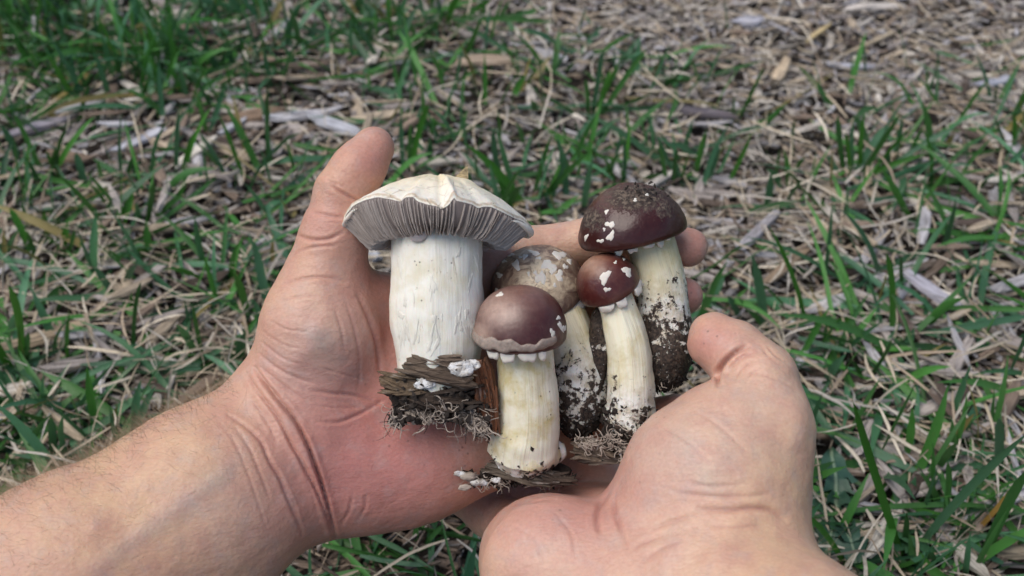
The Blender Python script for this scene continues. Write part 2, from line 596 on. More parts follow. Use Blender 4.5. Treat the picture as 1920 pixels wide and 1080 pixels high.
def poly_dist(px, py, pts):
    """pixel distance from points to a polyline, and the parameter along it"""
    best = np.full(len(px), 1e9); par = np.zeros(len(px)); side = np.zeros(len(px))
    pts = catmull(np.array(pts, float), 6 * (len(pts) - 1) + 1) if len(pts) > 2 else np.array(pts, float)
    m = len(pts) - 1
    for i in range(m):
        a, b = pts[i], pts[i + 1]
        ab = b - a
        t = np.clip(((px - a[0]) * ab[0] + (py - a[1]) * ab[1]) / (ab @ ab), 0, 1)
        d = np.hypot(px - a[0] - t * ab[0], py - a[1] - t * ab[1])
        s = np.sign(ab[0] * (py - a[1]) - ab[1] * (px - a[0]))
        k = d < best
        best[k] = d[k]; par[k] = (i + t[k]) / m; side[k] = s[k]
    return best, par, side

def make_skin(H, name, label, lo_pad=.012):
    allp = [q for k, ps in H['body'] for q in ps] + [q for f in H['fingers'] for q in f]
    lo = np.min([np.minimum(q[0] - q[2], q[1] - q[3]) for q in allp], 0) - lo_pad
    hi = np.max([np.maximum(q[0] + q[2], q[1] + q[3]) for q in allp], 0) + lo_pad
    fn = lambda p: hand_sdf(p, H)
    V, F = surface_nets(lo, hi, .0013, fn)
    V, F = subdiv(V, F)
    for _ in range(1):
        g = sdf_grad(V, fn)
        V = V - g * (fn(V.astype(np.float32)) / np.maximum((g * g).sum(1), .2))[:, None] * .9
    Nn = sdf_grad(V, fn, .0015); Nn /= np.linalg.norm(Nn, axis=1)[:, None] + 1e-9
    px, py, dd = to_px(V)
    view = V - CAM; view /= np.linalg.norm(view, axis=1)[:, None]
    facing = np.clip(-(Nn * view).sum(1) * 3 + .25, 0, 1)
    mmpx = dd / FPX * 1000
    disp = np.zeros(len(V))
    # broad unevenness of flesh
    disp += .0007 * fbm(V, 55, 11) + .00022 * fbm(V, 190, 21)
    for depth, width, pts in H['creases']:
        d, t, s = poly_dist(px, py, pts)
        d = d * mmpx; width = width * .72
        w = np.sin(np.pi * np.clip(t, .02, .98)) ** .4
        prof = -np.exp(-(d / width) ** 2) + .22 * np.exp(-((d - 2.4 * width) / (1.8 * width)) ** 2)
        disp += depth * .001 * w * prof * facing
    for depth, width, pts in H['ridges']:
        d, t, s = poly_dist(px, py, pts)
        w = np.sin(np.pi * np.clip(t, .02, .98)) ** .6
        disp += depth * .001 * w * np.exp(-(d * mmpx / width) ** 2) * facing
    V = V + Nn * disp[:, None]
    # flesh colour: tan arm, pinker palm and fingertips, bluish veins
    base = np.tile(np.array(H['tone']), (len(V), 1))
    for (x, y, r, col, amt) in H['tints']:
        w = amt * np.exp(-((px - x) ** 2 + (py - y) ** 2) / r ** 2)
        base = base * (1 - w[:, None]) + np.array(col) * w[:, None]
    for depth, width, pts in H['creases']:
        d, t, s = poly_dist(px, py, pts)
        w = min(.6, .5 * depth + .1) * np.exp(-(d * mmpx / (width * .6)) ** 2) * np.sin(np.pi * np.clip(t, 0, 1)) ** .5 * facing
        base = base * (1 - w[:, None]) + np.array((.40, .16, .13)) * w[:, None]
    for width, amt, pts in H['veins']:
        d, t, s = poly_dist(px, py, pts)
        w = amt * np.exp(-(d * mmpx / width) ** 2) * np.sin(np.pi * np.clip(t, 0, 1)) ** .5
        base = base * (1 - w[:, None]) + np.array((.44, .37, .31)) * w[:, None]
    dirt = np.zeros(len(V))
    for (x, y, r, amt) in H['dirt']:
        dirt = np.maximum(dirt, amt * np.exp(-((px - x) ** 2 + (py - y) ** 2) / r ** 2))
    org = P(*H['origin'])
    root = thing(name, label, 'hand', org)
    o = build('skin', V, F, SKIN, root, True, {'tone': np.concatenate([np.clip(base, 0, 1), np.ones((len(V), 1))], 1), 'dirt': dirt})
    return root, V, F, Nn, fn

PINK = (.50, .240, .210); RED = (.46, .178, .160); TAN = (.63, .41, .24); PALE = (.65, .455, .34); LILAC = (.46, .33, .31)

LEFT = dict(
    origin=(547, 845, .385), tone=(.56, .335, .225),
    body=[
        (.016, chain([(-420, 1470, .345, 250), (-150, 1290, .350, 236), (150, 1112, .360, 212), (372, 958, .374, 172), (535, 838, .388, 158)], .80)),
        (.020, [cap_prim((600, 800, .394, 125), (745, 700, .402, 92), .8)]),
        # heel of the palm and little-finger side
        (.016, chain([(590, 900, .392, 98), (700, 882, .392, 96), (800, 868, .394, 86), (905, 850, .398, 70)], .85)),
        (.014, [cap_prim((640, 800, .402, 84), (842, 556, .405, 60)), cap_prim((660, 810, .404, 82), (880, 636, .409, 60)),
                cap_prim((680, 830, .404, 78), (905, 722, .409, 58)), cap_prim((700, 860, .402, 76), (915, 806, .404, 54))]),
        # thenar mound and thumb
        (.014, chain([(560, 735, .388, 88), (598, 610, .384, 92), (612, 510, .384, 70)], .95)),
        (.006, chain([(612, 520, .384, 66), (628, 440, .382, 58), (643, 368, .381, 50)])),
        (.0045, chain([(640, 362, .381, 47), (672, 318, .381, 47), (700, 278, .383, 39)])),
        (.010, [cap_prim((640, 560, .392, 50), (800, 560, .404, 46))]),
    ],
    fingers=[
        chain([(842, 540, .405, 58), (985, 474, .414, 47), (1130, 446, .414, 43), (1216, 452, .409, 42), (1290, 465, .402, 37)]),
        chain([(880, 630, .408, 58), (1040, 572, .419, 48), (1170, 552, .416, 43), (1280, 554, .404, 36)]),
        chain([(905, 718, .408, 56), (1060, 690, .419, 46), (1150, 672, .416, 41), (1228, 662, .406, 36)]),
        chain([(915, 806, .403, 52), (1060, 812, .412, 42), (1160, 800, .410, 38), (1264, 774, .400, 36)]),
    ],
    creases=[
        (1.5, .75, [(462, 700), (489, 740), (521, 783), (545, 831), (572, 880), (597, 930), (616, 980), (624, 1012)]),
        (2.8, .85, [(478, 690), (513, 738), (550, 783), (574, 827), (591, 872), (607, 921), (621, 974), (630, 1010)]),
        (1.0, .8, [(428, 778), (460, 799), (489, 827), (505, 864), (525, 897), (546, 950), (566, 1000)]),
        (.35, .6, [(410, 790), (440, 830), (462, 880), (480, 930), (500, 990)]), (.3, .5, [(520, 880), (545, 930), (562, 985)]), (.3, .5, [(560, 860), (582, 920), (598, 975)]),
        (.5, .7, [(440, 800), (465, 835), (485, 880), (505, 930)]),
        (.5, .6, [(470, 745), (500, 790), (520, 830)]),
        (.6, .8, [(478, 680), (513, 709), (546, 734), (578, 752)]),
        (.5, .7, [(484, 662), (520, 690), (560, 710), (590, 718)]),
        (.4, .6, [(490, 640), (525, 668), (560, 682)]), (.3, .5, [(495, 622), (530, 645), (570, 655)]), (.3, .5, [(505, 600), (540, 618), (575, 622)]), (.3, .5, [(600, 690), (640, 700), (690, 715)]), (.3, .5, [(590, 760), (640, 765), (690, 762)]),
        (.45, .6, [(500, 720), (535, 752), (565, 790), (580, 815)]),
        (1.0, 1.0, [(672, 555), (690, 593), (701, 627), (709, 670), (714, 705)]),
        (.45, .7, [(650, 570), (665, 620), (672, 670), (675, 720)]),
        (.40, .7, [(628, 580), (640, 620), (646, 660)]),
        (.6, .8, [(587, 733), (627, 738), (667, 742), (713, 757)]),
        (.7, .8, [(596, 790), (633, 792), (663, 781), (690, 768), (716, 752)]),
        (1.1, .8, [(622, 346), (638, 359), (656, 369), (676, 378)]),
        (.45, .5, [(614, 338), (632, 345), (650, 354)]),
        (.6, .7, [(586, 398), (613, 404), (645, 408)]),
        (.8, .8, [(556, 440), (580, 449), (613, 449), (640, 438)]),
        (.5, .7, [(548, 478), (570, 468), (600, 462), (630, 460)]),
        (.5, .7, [(534, 532), (570, 522), (610, 520), (650, 528)]),
        (.4, .6, [(524, 566), (560, 556), (600, 556)]),
        (.5, .6, [(640, 985), (655, 955), (660, 930)]), (.4, .6, [(670, 978), (684, 950), (686, 925)]),
    ],
    ridges=[(1.3, 3.0, [(470, 712), (520, 768), (560, 830), (590, 900), (612, 975)]),
            (.5, 3.5, [(440, 868), (330, 950), (200, 1050), (100, 1130)]),
            (.7, 4.0, [(520, 700), (580, 650), (610, 590)]),
            (.8, 2.6, [(597, 345), (612, 338), (628, 335)])],
    tints=[(660, 760, 190, PINK, .6), (640, 910, 120, RED, .75), (770, 890, 150, RED, .75), (700, 520, 60, RED, .6), (690, 620, 100, PINK, .6), (700, 300, 60, RED, .6), (620, 420, 70, PINK, .5),
           (600, 610, 80, PALE, .6), (560, 680, 70, LILAC, .4), (200, 930, 180, TAN, .55), (330, 870, 110, TAN, .5), (430, 960, 110, LILAC, .3),
           (720, 780, 90, RED, .5), (1300, 465, 60, RED, .5), (1300, 555, 50, RED, .6), (1050, 440, 80, PALE, .5), (1265, 770, 60, RED, .4)],
    veins=[(3.2, .55, [(445, 865), (400, 905), (330, 955), (230, 1030), (150, 1090)]), (2.5, .35, [(470, 830), (440, 868), (420, 920)]), (2.2, .3, [(560, 610), (600, 640), (640, 690)])],
    dirt=[(760, 830, 60, .7), (860, 850, 60, .7), (700, 730, 35, .6), (735, 300, 22, .9), (690, 500, 28, .6), (1310, 465, 40, .6), (1300, 550, 30, .5), (725, 270, 25, .5), (1060, 420, 30, .4)],
)

RIGHT = dict(
    origin=(1300, 1100, .345), tone=(.61, .388, .265),
    body=[
        (.018, chain([(1760, 1660, .285, 330), (1560, 1400, .305, 275), (1388, 1215, .330, 210), (1320, 1120, .342, 184)], .82)),
        # palm plate running away under the other hand
        (.016, [cap_prim((1290, 1090, .352, 150), (1120, 978, .412, 74), .75), cap_prim((1180, 1115, .350, 148), (1060, 1005, .398, 86), .8)]),
        # little-finger side
        (.014, chain([(1150, 1150, .346, 150), (1035, 1068, .354, 116), (1010, 1046, .372, 92), (985, 1014, .392, 62)], .9)),
        # thenar mound
        (.016, chain([(1362, 1030, .350, 130), (1348, 900, .352, 146), (1386, 825, .356, 114)], .85)),
        (.012, [cap_prim((1300, 900, .358, 118), (1260, 960, .362, 110), .85)]),
        # thumb
        (.008, chain([(1416, 900, .356, 95), (1432, 800, .357, 77), (1426, 712, .362, 68)])),
        (.0022, chain([(1424, 702, .362, 66), (1372, 660, .368, 60), (1338, 640, .371, 48), (1336, 626, .372, 40)])),
    ],
    fingers=[
        chain([(1160, 930, .418, 54), (1050, 830, .432, 46), (960, 770, .436, 42), (890, 720, .436, 36)]),
        chain([(1100, 962, .418, 56), (980, 880, .432, 47), (880, 820, .436, 42), (800, 770, .436, 37)]),
        chain([(1040, 985, .412, 54), (930, 920, .430, 46), (840, 870, .434, 41), (760, 820, .434, 36)]),
        chain([(985, 1004, .398, 52), (920, 960, .420, 44), (850, 915, .430, 38), (790, 880, .432, 34)]),
    ],
    creases=[
        (2.4, .95, [(1346, 722), (1346, 699), (1360, 677), (1380, 660), (1400, 650)]),
        (.6, .7, [(1362, 705), (1374, 685), (1392, 670), (1412, 662)]),
        (.45, .6, [(1378, 712), (1390, 692), (1410, 678)]),
        (.4, .6, [(1395, 720), (1410, 700), (1432, 688)]),
        (1.0, 1.2, [(1310, 955), (1370, 957), (1411, 953), (1443, 957), (1470, 972)]),
        (.6, 1.0, [(1225, 992), (1260, 978), (1315, 964)]),
        (.6, 1.0, [(1187, 1030), (1211, 1016), (1250, 1001)]),
        (.4, .8, [(1260, 922), (1320, 930), (1390, 931), (1440, 926)]),
        (.4, .8, [(1200, 1060), (1230, 1035), (1280, 1015)]),
        (1.0, 1.3, [(1138, 920), (1124, 950), (1120, 978), (1126, 1000)]),
        (.5, .9, [(1170, 1000), (1158, 970), (1150, 940)]),
        (.4, .8, [(940, 950), (990, 940), (1040, 935)]),
        (.4, .6, [(1440, 650), (1455, 668), (1476, 680)]), (.35, .6, [(1425, 645), (1442, 670), (1470, 694)]), (.3, .6, [(1400, 700), (1430, 705), (1470, 720), (1496, 735)]),
        (.35, .8, [(1240, 800), (1290, 830), (1330, 870)]), (.3, .7, [(1300, 770), (1350, 800), (1400, 850)]), (.35, .8, [(1330, 985), (1380, 990), (1430, 985)]), (.3, .8, [(1290, 905), (1340, 912), (1400, 905)]),
        (.5, .9, [(1160, 905), (1150, 940), (1160, 985), (1180, 1030)]), (.3, .7, [(1040, 960), (1070, 1000), (1080, 1050)]), (.3, .7, [(960, 985), (1000, 1010), (1020, 1060)]),
    ],
    ridges=[(.8, 4.0, [(1400, 660), (1440, 690), (1470, 720)]), (1.2, 4.5, [(1478, 740), (1494, 790), (1490, 850)]), (1.0, 4.0, [(1330, 1080), (1370, 1000), (1420, 975)]), (.8, 3.5, [(1230, 1090), (1260, 1030), (1310, 990)])],
    tints=[(1100, 980, 160, PINK, .35), (1330, 650, 60, RED, .65), (1420, 740, 80, PALE, .6), (1000, 960, 110, PINK, .6), (1120, 940, 90, RED, .4), (1240, 850, 110, LILAC, .4),
           (1400, 860, 110, PALE, .6), (1480, 900, 80, TAN, .5), (1450, 1040, 100, TAN, .5), (1250, 1050, 100, PALE, .4), (1000, 1050, 80, PALE, .4), (885, 945, 40, RED, .5)],
    veins=[(4.0, .4, [(1260, 800), (1290, 850), (1330, 900), (1380, 930)]), (3.0, .3, [(1350, 780), (1360, 840), (1340, 900)])],
    dirt=[(1325, 630, 45, .8), (1060, 925, 70, .7), (1180, 870, 50, .6), (1240, 800, 40, .6)],
)

left_hand, LV, LF, LN, LSDF = make_skin(LEFT, 'cupped_hand', 'cupped hand with thumb raised behind the broad white mushroom and creased wrist')
right_hand, RV, RF, RN, RSDF = make_skin(RIGHT, 'cupped_hand', 'cupped hand with bent thumb touching the dirty stem of the darkest mushroom')

def make_nail(parent, tip, base, normal, w, L):
    """curved plate lying on the fingertip; tip/base are world points on the finger axis end"""
    ax = unit(np.asarray(tip) - np.asarray(base)); n = unit(normal - ax * (normal @ ax)); s = np.cross(ax, n)
    V = []; nu, nv = 9, 7
    for j in range(nv):
        v = j / (nv - 1)
        ww = w * (1 - .25 * (2 * v - 1) ** 4) * (1 - .2 * max(0, v - .7) / .3)
        for i in range(nu):
            u = 2 * i / (nu - 1) - 1
            V.append(np.asarray(tip) + ax * (L * (v - .72)) + s * (ww * math.sin(u * 1.1)) + n * (ww * (math.cos(u * 1.1) - 1) * .9 - .0012 * max(0, v - .6)))
    top = np.array(V); bot = top - n * .0007
    f = grid_faces(nu, nv, False)
    m = nu * nv
    faces = f + [tuple(i + m for i in q[::-1]) for q in f]
    ring = [i for i in range(nu)] + [j * nu + nu - 1 for j in range(1, nv)] + [m - 1 - i for i in range(1, nu)] + [j * nu for j in range(nv - 2, 0, -1)]
    faces += [(ring[(k + 1) % len(ring)], ring[k], ring[k] + m, ring[(k + 1) % len(ring)] + m) for k in range(len(ring))]
    build('fingernail', np.concatenate([top, bot]), faces, NAIL, parent)

def nail_on(parent, sdf, tipc, basec, normal, w, L):
    a, b = P(*tipc[:3]), P(*basec[:3])
    ax = unit(a - b); n = unit(np.asarray(normal) - ax * (np.asarray(normal) @ ax))
    lo, hi = 0.0, .02
    q = a - ax * .001
    for _ in range(20):
        m = (lo + hi) / 2
        if sdf((q + n * m)[None].astype(np.float64))[0] < 0: lo = m
        else: hi = m
    make_nail(parent, q + n * (lo + .0006), b + n * (lo + .0006), n, w, L)

nail_on(left_hand, LSDF, (702, 274, .383), (660, 335, .381), -RT * .8 + FW * .45 + UP * .15, .0062, .013)
for tipc, basec in (((1290, 465, .402), (1216, 452, .409)), ((1280, 554, .404), (1170, 552, .416)), ((1228, 662, .406), (1150, 672, .416)), ((1264, 774, .400), (1160, 800, .410))):
    nail_on(left_hand, LSDF, tipc, basec, FW, .0052, .011)
nail_on(right_hand, RSDF, (1338, 630, .372), (1400, 680, .365), FW * .7 + UP * .7, .0062, .013)

def arm_hair(parent, V, N, keep, count, seed):
    r = np.random.default_rng(seed)
    idx = np.where(keep)[0]
    idx = r.choice(idx, min(count, len(idx)), replace=False)
    mb_v = []; mb_f = []
    k = 0
    for i in idx:
        n = N[i]; p = V[i]
        along = unit(P(200, 1080, .36) - P(547, 845, .385))
        dirn = unit(n * r.uniform(.5, 1.0) - along * r.uniform(-.9, .4) + r.normal(0, .35, 3))
        L = r.uniform(.004, .0095)
        bend = r.normal(0, .5, 3)
        s = unit(np.cross(dirn, p - CAM)); w = .000034
        for j in range(4):
            t = j / 3
            c = p + dirn * L * t + bend * L * t * t * .4 - n * .0003
            ww = w * (1 - .8 * t)
            mb_v += [c - s * ww, c + s * ww]
        for j in range(3):
            a = k + 2 * j; mb_f.append((a, a + 1, a + 3, a + 2))
        k += 8
    o = build('arm_hair', np.array(mb_v), np.array(mb_f), HAIR, parent, False)
    tag(o, kind='stuff')

lx, ly, ld = to_px(LV)
along = ((lx - 547) * -.84 + (ly - 845) * .546)
view = LV - CAM; view /= np.linalg.norm(view, axis=1)[:, None]
fac = -(LN * view).sum(1)
upper = (LN @ UP)
keep = (along > 20) & (lx > -150) & (upper > .25) & (fac > -.6) & (rng.random(len(LV)) < np.clip(1.15 - fac * 1.1, .05, 1))
arm_hair(left_hand, LV, LN, keep, 3400, 5)
rx_, ry_, rd_ = to_px(RV)
keep = (rx_ > 1440) & (ry_ > 1000) & (RN @ RT > .5)
arm_hair(right_hand, RV, RN, keep, 350, 6)

# ------------------------------------------------------------------ mushrooms
def stem_mesh(nodes, n=44, nu=40, rough=.0004, seed=0, lump=0.0, close=True, tspan=(0, 1)):
    """nodes: (x, y, depth, radius px) from the cap down"""
    N = np.array(nodes, float)
    pts = np.array([P(*q[:3]) for q in N]); rad = np.array([R_(q[3], q[2]) for q in N])
    C = catmull(np.concatenate([pts, rad[:, None]], 1), n)
    path, rr = C[:, :3], C[:, 3]
    tang = np.gradient(path, axis=0)
    L = np.concatenate([[0], np.cumsum(np.linalg.norm(np.diff(path, axis=0), axis=1))]); T = L / L[-1]
    V = []; tt = []; uv = []
    t, s, b = frame(tang[0])
    for k in range(n):
        t = unit(tang[k]); s = unit(s - t * (s @ t)); b = np.cross(t, s)
        for i in range(nu):
            a = 2 * math.pi * i / nu
            V.append(path[k] + rr[k] * (math.cos(a) * s + math.sin(a) * b))
            tt.append(tspan[0] + (tspan[1] - tspan[0]) * T[k])
            uv.append((math.cos(a) * .16 + .3, T[k] * L[-1] * 12, math.sin(a) * .16))
    V = np.array(V); tt = np.array(tt); uv = np.array(uv)
    # fibre ridges run along the stem, lumps grow towards the foot
    cen = np.repeat(path, nu, 0); out = V - cen; ol = np.linalg.norm(out, axis=1)[:, None]; out = out / (ol + 1e-9)
    ang = np.tile(np.arange(nu) * 2 * math.pi / nu, n)
    fib = noise(np.stack([np.cos(ang) * 6, np.sin(ang) * 6, tt * 3 + seed], 1), 1.0, seed)
    disp = rough * fib + .0004 * fbm(V, 220, seed) + lump * np.clip((tt - .55) / .45, 0, 1) * fbm(V, 170, seed + 3) + .0008 * fbm(V, 60, seed + 5)
    V = V + out * disp[:, None]
    f = grid_faces(nu, n)
    # rounded foot
    if close:
        last = np.arange((n - 1) * nu, n * nu)
        for sc, dz in ((.72, .35), (.38, .55)):
            ring = path[-1] + (V[last] - path[-1]) * sc + unit(tang[-1]) * rr[-1] * dz
            k0 = len(V); V = np.concatenate([V, ring])
            tt = np.concatenate([tt, np.full(nu, tt[-1])]); uv = np.concatenate([uv, uv[last]])
            prev = last if sc == .72 else np.arange(k0 - nu, k0)
            f += [(prev[i], prev[(i + 1) % nu], k0 + (i + 1) % nu, k0 + i) for i in range(nu)]
        V = np.concatenate([V, (path[-1] + unit(tang[-1]) * rr[-1] * .6)[None]])
        tt = np.concatenate([tt, [tt[-1]]]); uv = np.concatenate([uv, uv[last[:1]]])
        k0 = len(V) - 1 - nu
        f += [(k0 + i, k0 + (i + 1) % nu, len(V) - 1) for i in range(nu)]
    f.append(tuple(range(nu - 1, -1, -1)))
    return V, f, {'t': tt, 'suv': uv}, path, rr

def cap_mesh(center, axis, R, Hh, power=2.2, under=.35, stemr=.4, seed=0, wob=.03, nu=64, squash=1.0, lip=.12):
    """closed dome: from apex over the margin, tucked in under to the stem. center = centre of the margin plane"""
    a, s, b = frame(axis)
    prof = []
    for k in range(18):                           # top, apex -> margin
        r = math.sin(k / 17 * math.pi / 2) ** .92
        prof.append((r, (1 - r ** power) ** (1 / 1.9), r))
    m = [(1.0, -.05, 1.0), (.985, -lip, 1.02), (.94, -lip * 1.35, 1.05), (.86, -lip * 1.1, 1.1), (stemr + .15, -lip * .3 + .03, 1.15), (stemr * .7, .10, 1.2)]
    prof += m
    V = []; rho = []
    for (r, z, q) in prof:
        for i in range(nu):
            th = 2 * math.pi * i / nu
            V.append(center + R * r * (math.cos(th) * s + math.sin(th) * b * squash) + Hh * z * a)
            rho.append(q)
    V = np.array(V); rho = np.array(rho)
    out = V - (center + a * Hh * .2); out /= np.linalg.norm(out, axis=1)[:, None] + 1e-9
    V = V + out * (R * wob * fbm(V, 1.1 / R, seed) + R * wob * .35 * fbm(V, 4 / R, seed + 2))[:, None]
    f = grid_faces(nu, len(prof))
    f = [q[::-1] for q in f]
    f.append(tuple((len(prof) - 1) * nu + i for i in range(nu))[::-1])
    return V, f, rho

def bvh_of(V, F):
    return BVHTree.FromPolygons([Vector(v) for v in V], [tuple(q) for q in F])

def hit(bvh, x, y):
    d = Vector(unit(P(x, y, 1) - CAM))
    loc, n, i, dist = bvh.ray_cast(Vector(CAM), d)
    if loc is None: return None
    n = np.array(n); n = n if n @ np.array(d) < 0 else -n
    return np.array(loc), n

def patch(bvh, x, y, rx, ry, rot, seed, thick=.00013, wob=.5):
    """a raised ragged flake following the surface seen at pixel (x, y)"""
    rg = np.random.default_rng(seed)
    nu = 14
    ph = rg.uniform(0, 6.28, 3); V = []; ok = 0
    h0 = hit(bvh, x, y)
    if h0 is None: return None
    for sc, lift in ((1.0, -.4), (.90, .8), (.5, 1.0)):
        for i in range(nu):
            t = 2 * math.pi * i / nu
            w = 1 + wob * (math.sin(2 * t + ph[0]) * .5 + math.sin(3 * t + ph[1]) * .5 + math.sin(5 * t + ph[2]) * .3)
            u, v = math.cos(t) * rx * w * sc, math.sin(t) * ry * w * sc
            c, s = math.cos(math.radians(rot)), math.sin(math.radians(rot))
            h = hit(bvh, x + c * u - s * v, y + s * u + c * v)
            if h is None or np.linalg.norm(h[0] - h0[0]) > .012: h = h0
            V.append(h[0] + h[1] * thick * lift)
    V.append(h0[0] + h0[1] * thick * 1.3)
    f = []
    for r in range(2):
        for i in range(nu):
            a = r * nu + i; b = r * nu + (i + 1) % nu
            f.append((a + nu, b + nu, b, a))
    f += [(2 * nu + (i + 1) % nu, 2 * nu + i, 3 * nu) for i in range(nu)]
    return np.array(V), f

def lump(center, r, seed, flat=(1, 1, 1), rough=.35, n=10):
    """irregular crumb, (n x 2n) ball pushed about by noise"""
    V = []; nu = n * 2
    for j in range(1, n):
        ph = math.pi * j / n
        for i in range(nu):
            th = 2 * math.pi * i / nu
            V.append((math.sin(ph) * math.cos(th), math.sin(ph) * math.sin(th), math.cos(ph)))
    V += [(0, 0, 1), (0, 0, -1)]
    V = np.array(V)
    V = V * (1 + rough * fbm(V + seed * 3.1, 1.3, seed) + rough * .5 * fbm(V + seed, 3.5, seed + 1))[:, None]
    V = V * np.array(flat)
    V = center + r * (V[:, :1] * RT + V[:, 1:2] * UP + V[:, 2:] * FW)
    f = grid_faces(nu, n - 1)
    f += [(i, len(V) - 2, (i + 1) % nu) for i in range(nu)]
    k = (n - 2) * nu
    f += [(k + (i + 1) % nu, len(V) - 1, k + i) for i in range(nu)]
    return V, [q[::-1] for q in f]

def crumbs(mb, pts, rad, seed):
    rg = np.random.default_rng(seed)
    base = np.array([(1, 0, 0), (-1, 0, 0), (0, 1, 0), (0, -1, 0), (0, 0, 1), (0, 0, -1)], float)
    fc = [(0, 2, 4), (2, 1, 4), (1, 3, 4), (3, 0, 4), (2, 0, 5), (1, 2, 5), (3, 1, 5), (0, 3, 5)]
    for p, r in zip(pts, rad):
        q = base * rg.uniform(.4, 1.3, (6, 3))
        A = np.linalg.qr(rg.normal(size=(3, 3)))[0]
        s = np.array([rg.uniform(.7, 2.2), 1, rg.uniform(.4, 1)])
        mb.add(p + (q * s * r) @ A.T, fc)

def strand(mb, start, dirn, L, r, seed, curl=1.0, n=12, nu=5):
    rg = np.random.default_rng(seed)
    p = np.array(start, float); d = unit(dirn); path = [p.copy()]
    w = rg.normal(0, 1, 3)
    for k in range(n - 1):
        w = .7 * w + rg.normal(0, .6, 3)
        d = unit(d + curl * .25 * w)
        p = p + d * L / n
        path.append(p.copy())
    V, f = tube(path, np.linspace(r, r * .35, n), nu)
    mb.add(V, f)

def splinter(p0, p1, width, thick, color, parent, name='wood_piece', seed=0, normal=None, strands=7):
    """splintered wood: several fibres of unequal length side by side"""
    rg = np.random.default_rng(seed)
    p0, p1 = np.asarray(p0), np.asarray(p1)
    ax = unit(p1 - p0); L = np.linalg.norm(p1 - p0)
    n = -FW if normal is None else np.asarray(normal)
    n = unit(n - ax * (n @ ax)); s = np.cross(ax, n)
    wo = np.array(parent['_wo'])
    mb = MB()
    total = strands + 5
    for k in range(total):
        core = k >= strands
        if core:
            u = rg.uniform(-.45, .45); a0, a1 = rg.uniform(.02, .12) * L, L - rg.uniform(.02, .15) * L
            hw = width * rg.uniform(.28, .42); ht = thick * rg.uniform(.3, .45); off = -thick * .2
        else:
            u = rg.uniform(-1, 1) * .95
            q0 = rg.uniform(-.04, .45); q1 = min(1.04, q0 + rg.uniform(.35, .8))
            a0, a1 = q0 * L, q1 * L
            hw = width * rg.uniform(.06, .17); ht = thick * rg.uniform(.15, .3)
            off = thick * rg.uniform(.0, .35)
        sk = rg.normal(0, .05) * width * (0 if core else 8)
        rings = []; locs = []
        m = 7
        for j in range(m):
            t = j / (m - 1); q = a0 + (a1 - a0) * t
            e = 1 - .8 * max(0, abs(2 * t - 1) - .6) / .4 * rg.uniform(.5, 1)
            cx = u * width * .5 + sk * (t - .5) + rg.normal(0, hw * .12)
            cz = off + rg.normal(0, ht * .15) + thick * .3 * math.sin(3 * q / L + seed)
            for (du, dv) in ((-1, -.7), (-.6, .9), (.5, 1), (1, -.6), (0, -1)):
                rings.append(p0 + ax * (q + rg.normal(0, .012) * L * (j in (0, m - 1))) + s * (cx + du * hw * e) + n * (cz + dv * ht * e + rg.normal(0, ht * .1)))
                locs.append((q + k * .11 + seed * .1, cx + du * hw + k * .03, cz + dv * ht))
        f = grid_faces(5, m) + [(4, 3, 2, 1, 0), tuple((m - 1) * 5 + i for i in range(5))]
        mb.add(np.array(rings), [q[::-1] for q in f], loc=np.array(locs))
    o = mb.build(name, WOOD, parent, smooth=False)
    o.color = (*color, 1)
    return o

def veil_flaps(parent, ring, R, axis, spans, drop, seed, mat=VEIL, wav=7.0, nu=10, top=0.0):
    """toothed remains of the veil hanging from the margin; ring(theta) -> point, outward"""
    for k, (t0, t1) in enumerate(spans):
        rg = np.random.default_rng(seed + k)
        nv = 5
        V = []
        for j in range(nv):
            v = j / (nv - 1)
            for i in range(nu):
                u = i / (nu - 1)
                p, o = ring(t0 + (t1 - t0) * u)
                edge = 1 - .45 * abs(2 * u - 1) ** 6 + .5 * float(fbm(np.array([[u * (t1 - t0) * .09 + k * 7.3, seed * .37, 0]]), 1.0, seed)[0])
                V.append(p - axis * (drop * v * edge - (1 - v) * top * (.5 + .9 * float(fbm(np.array([[u * (t1 - t0) * .07 + k * 3.1, 9.7, seed]]), 1.0, seed + 5)[0]))) + o * (R * .03 * math.sin(v * 2.6) + .0002 * math.sin(6 * u + 4 * v + k)) + o * .0004)
        V = np.array(V); n0 = len(V)
        inn = V - np.array([ring(t0 + (t1 - t0) * (i % nu) / (nu - 1))[1] for i in range(n0)]) * .0009
        f = grid_faces(nu, nv, False)
        ff = f + [tuple(i + n0 for i in q[::-1]) for q in f]
        rg_ = [i for i in range(nu)] + [j * nu + nu - 1 for j in range(1, nv)] + [n0 - 1 - i for i in range(1, nu)] + [j * nu for j in range(nv - 2, 0, -1)]
        ff += [(rg_[(q + 1) % len(rg_)], rg_[q], rg_[q] + n0, rg_[(q + 1) % len(rg_)] + n0) for q in range(len(rg_))]
        build('veil_flap', np.concatenate([V, inn]), ff, mat, parent)

def ring_fn(center, axis, R, z):
    a, s, b = frame(axis)
    # theta measured so that 90 deg faces the camera
    fr = unit(-FW - a * (-FW @ a)); sd = unit(np.cross(fr, a))
    sd = sd if sd @ RT > 0 else -sd
    def g(th):
        o = math.cos(math.radians(th)) * sd + math.sin(math.radians(th)) * fr
        return center + o * R + a * z, o
    return g

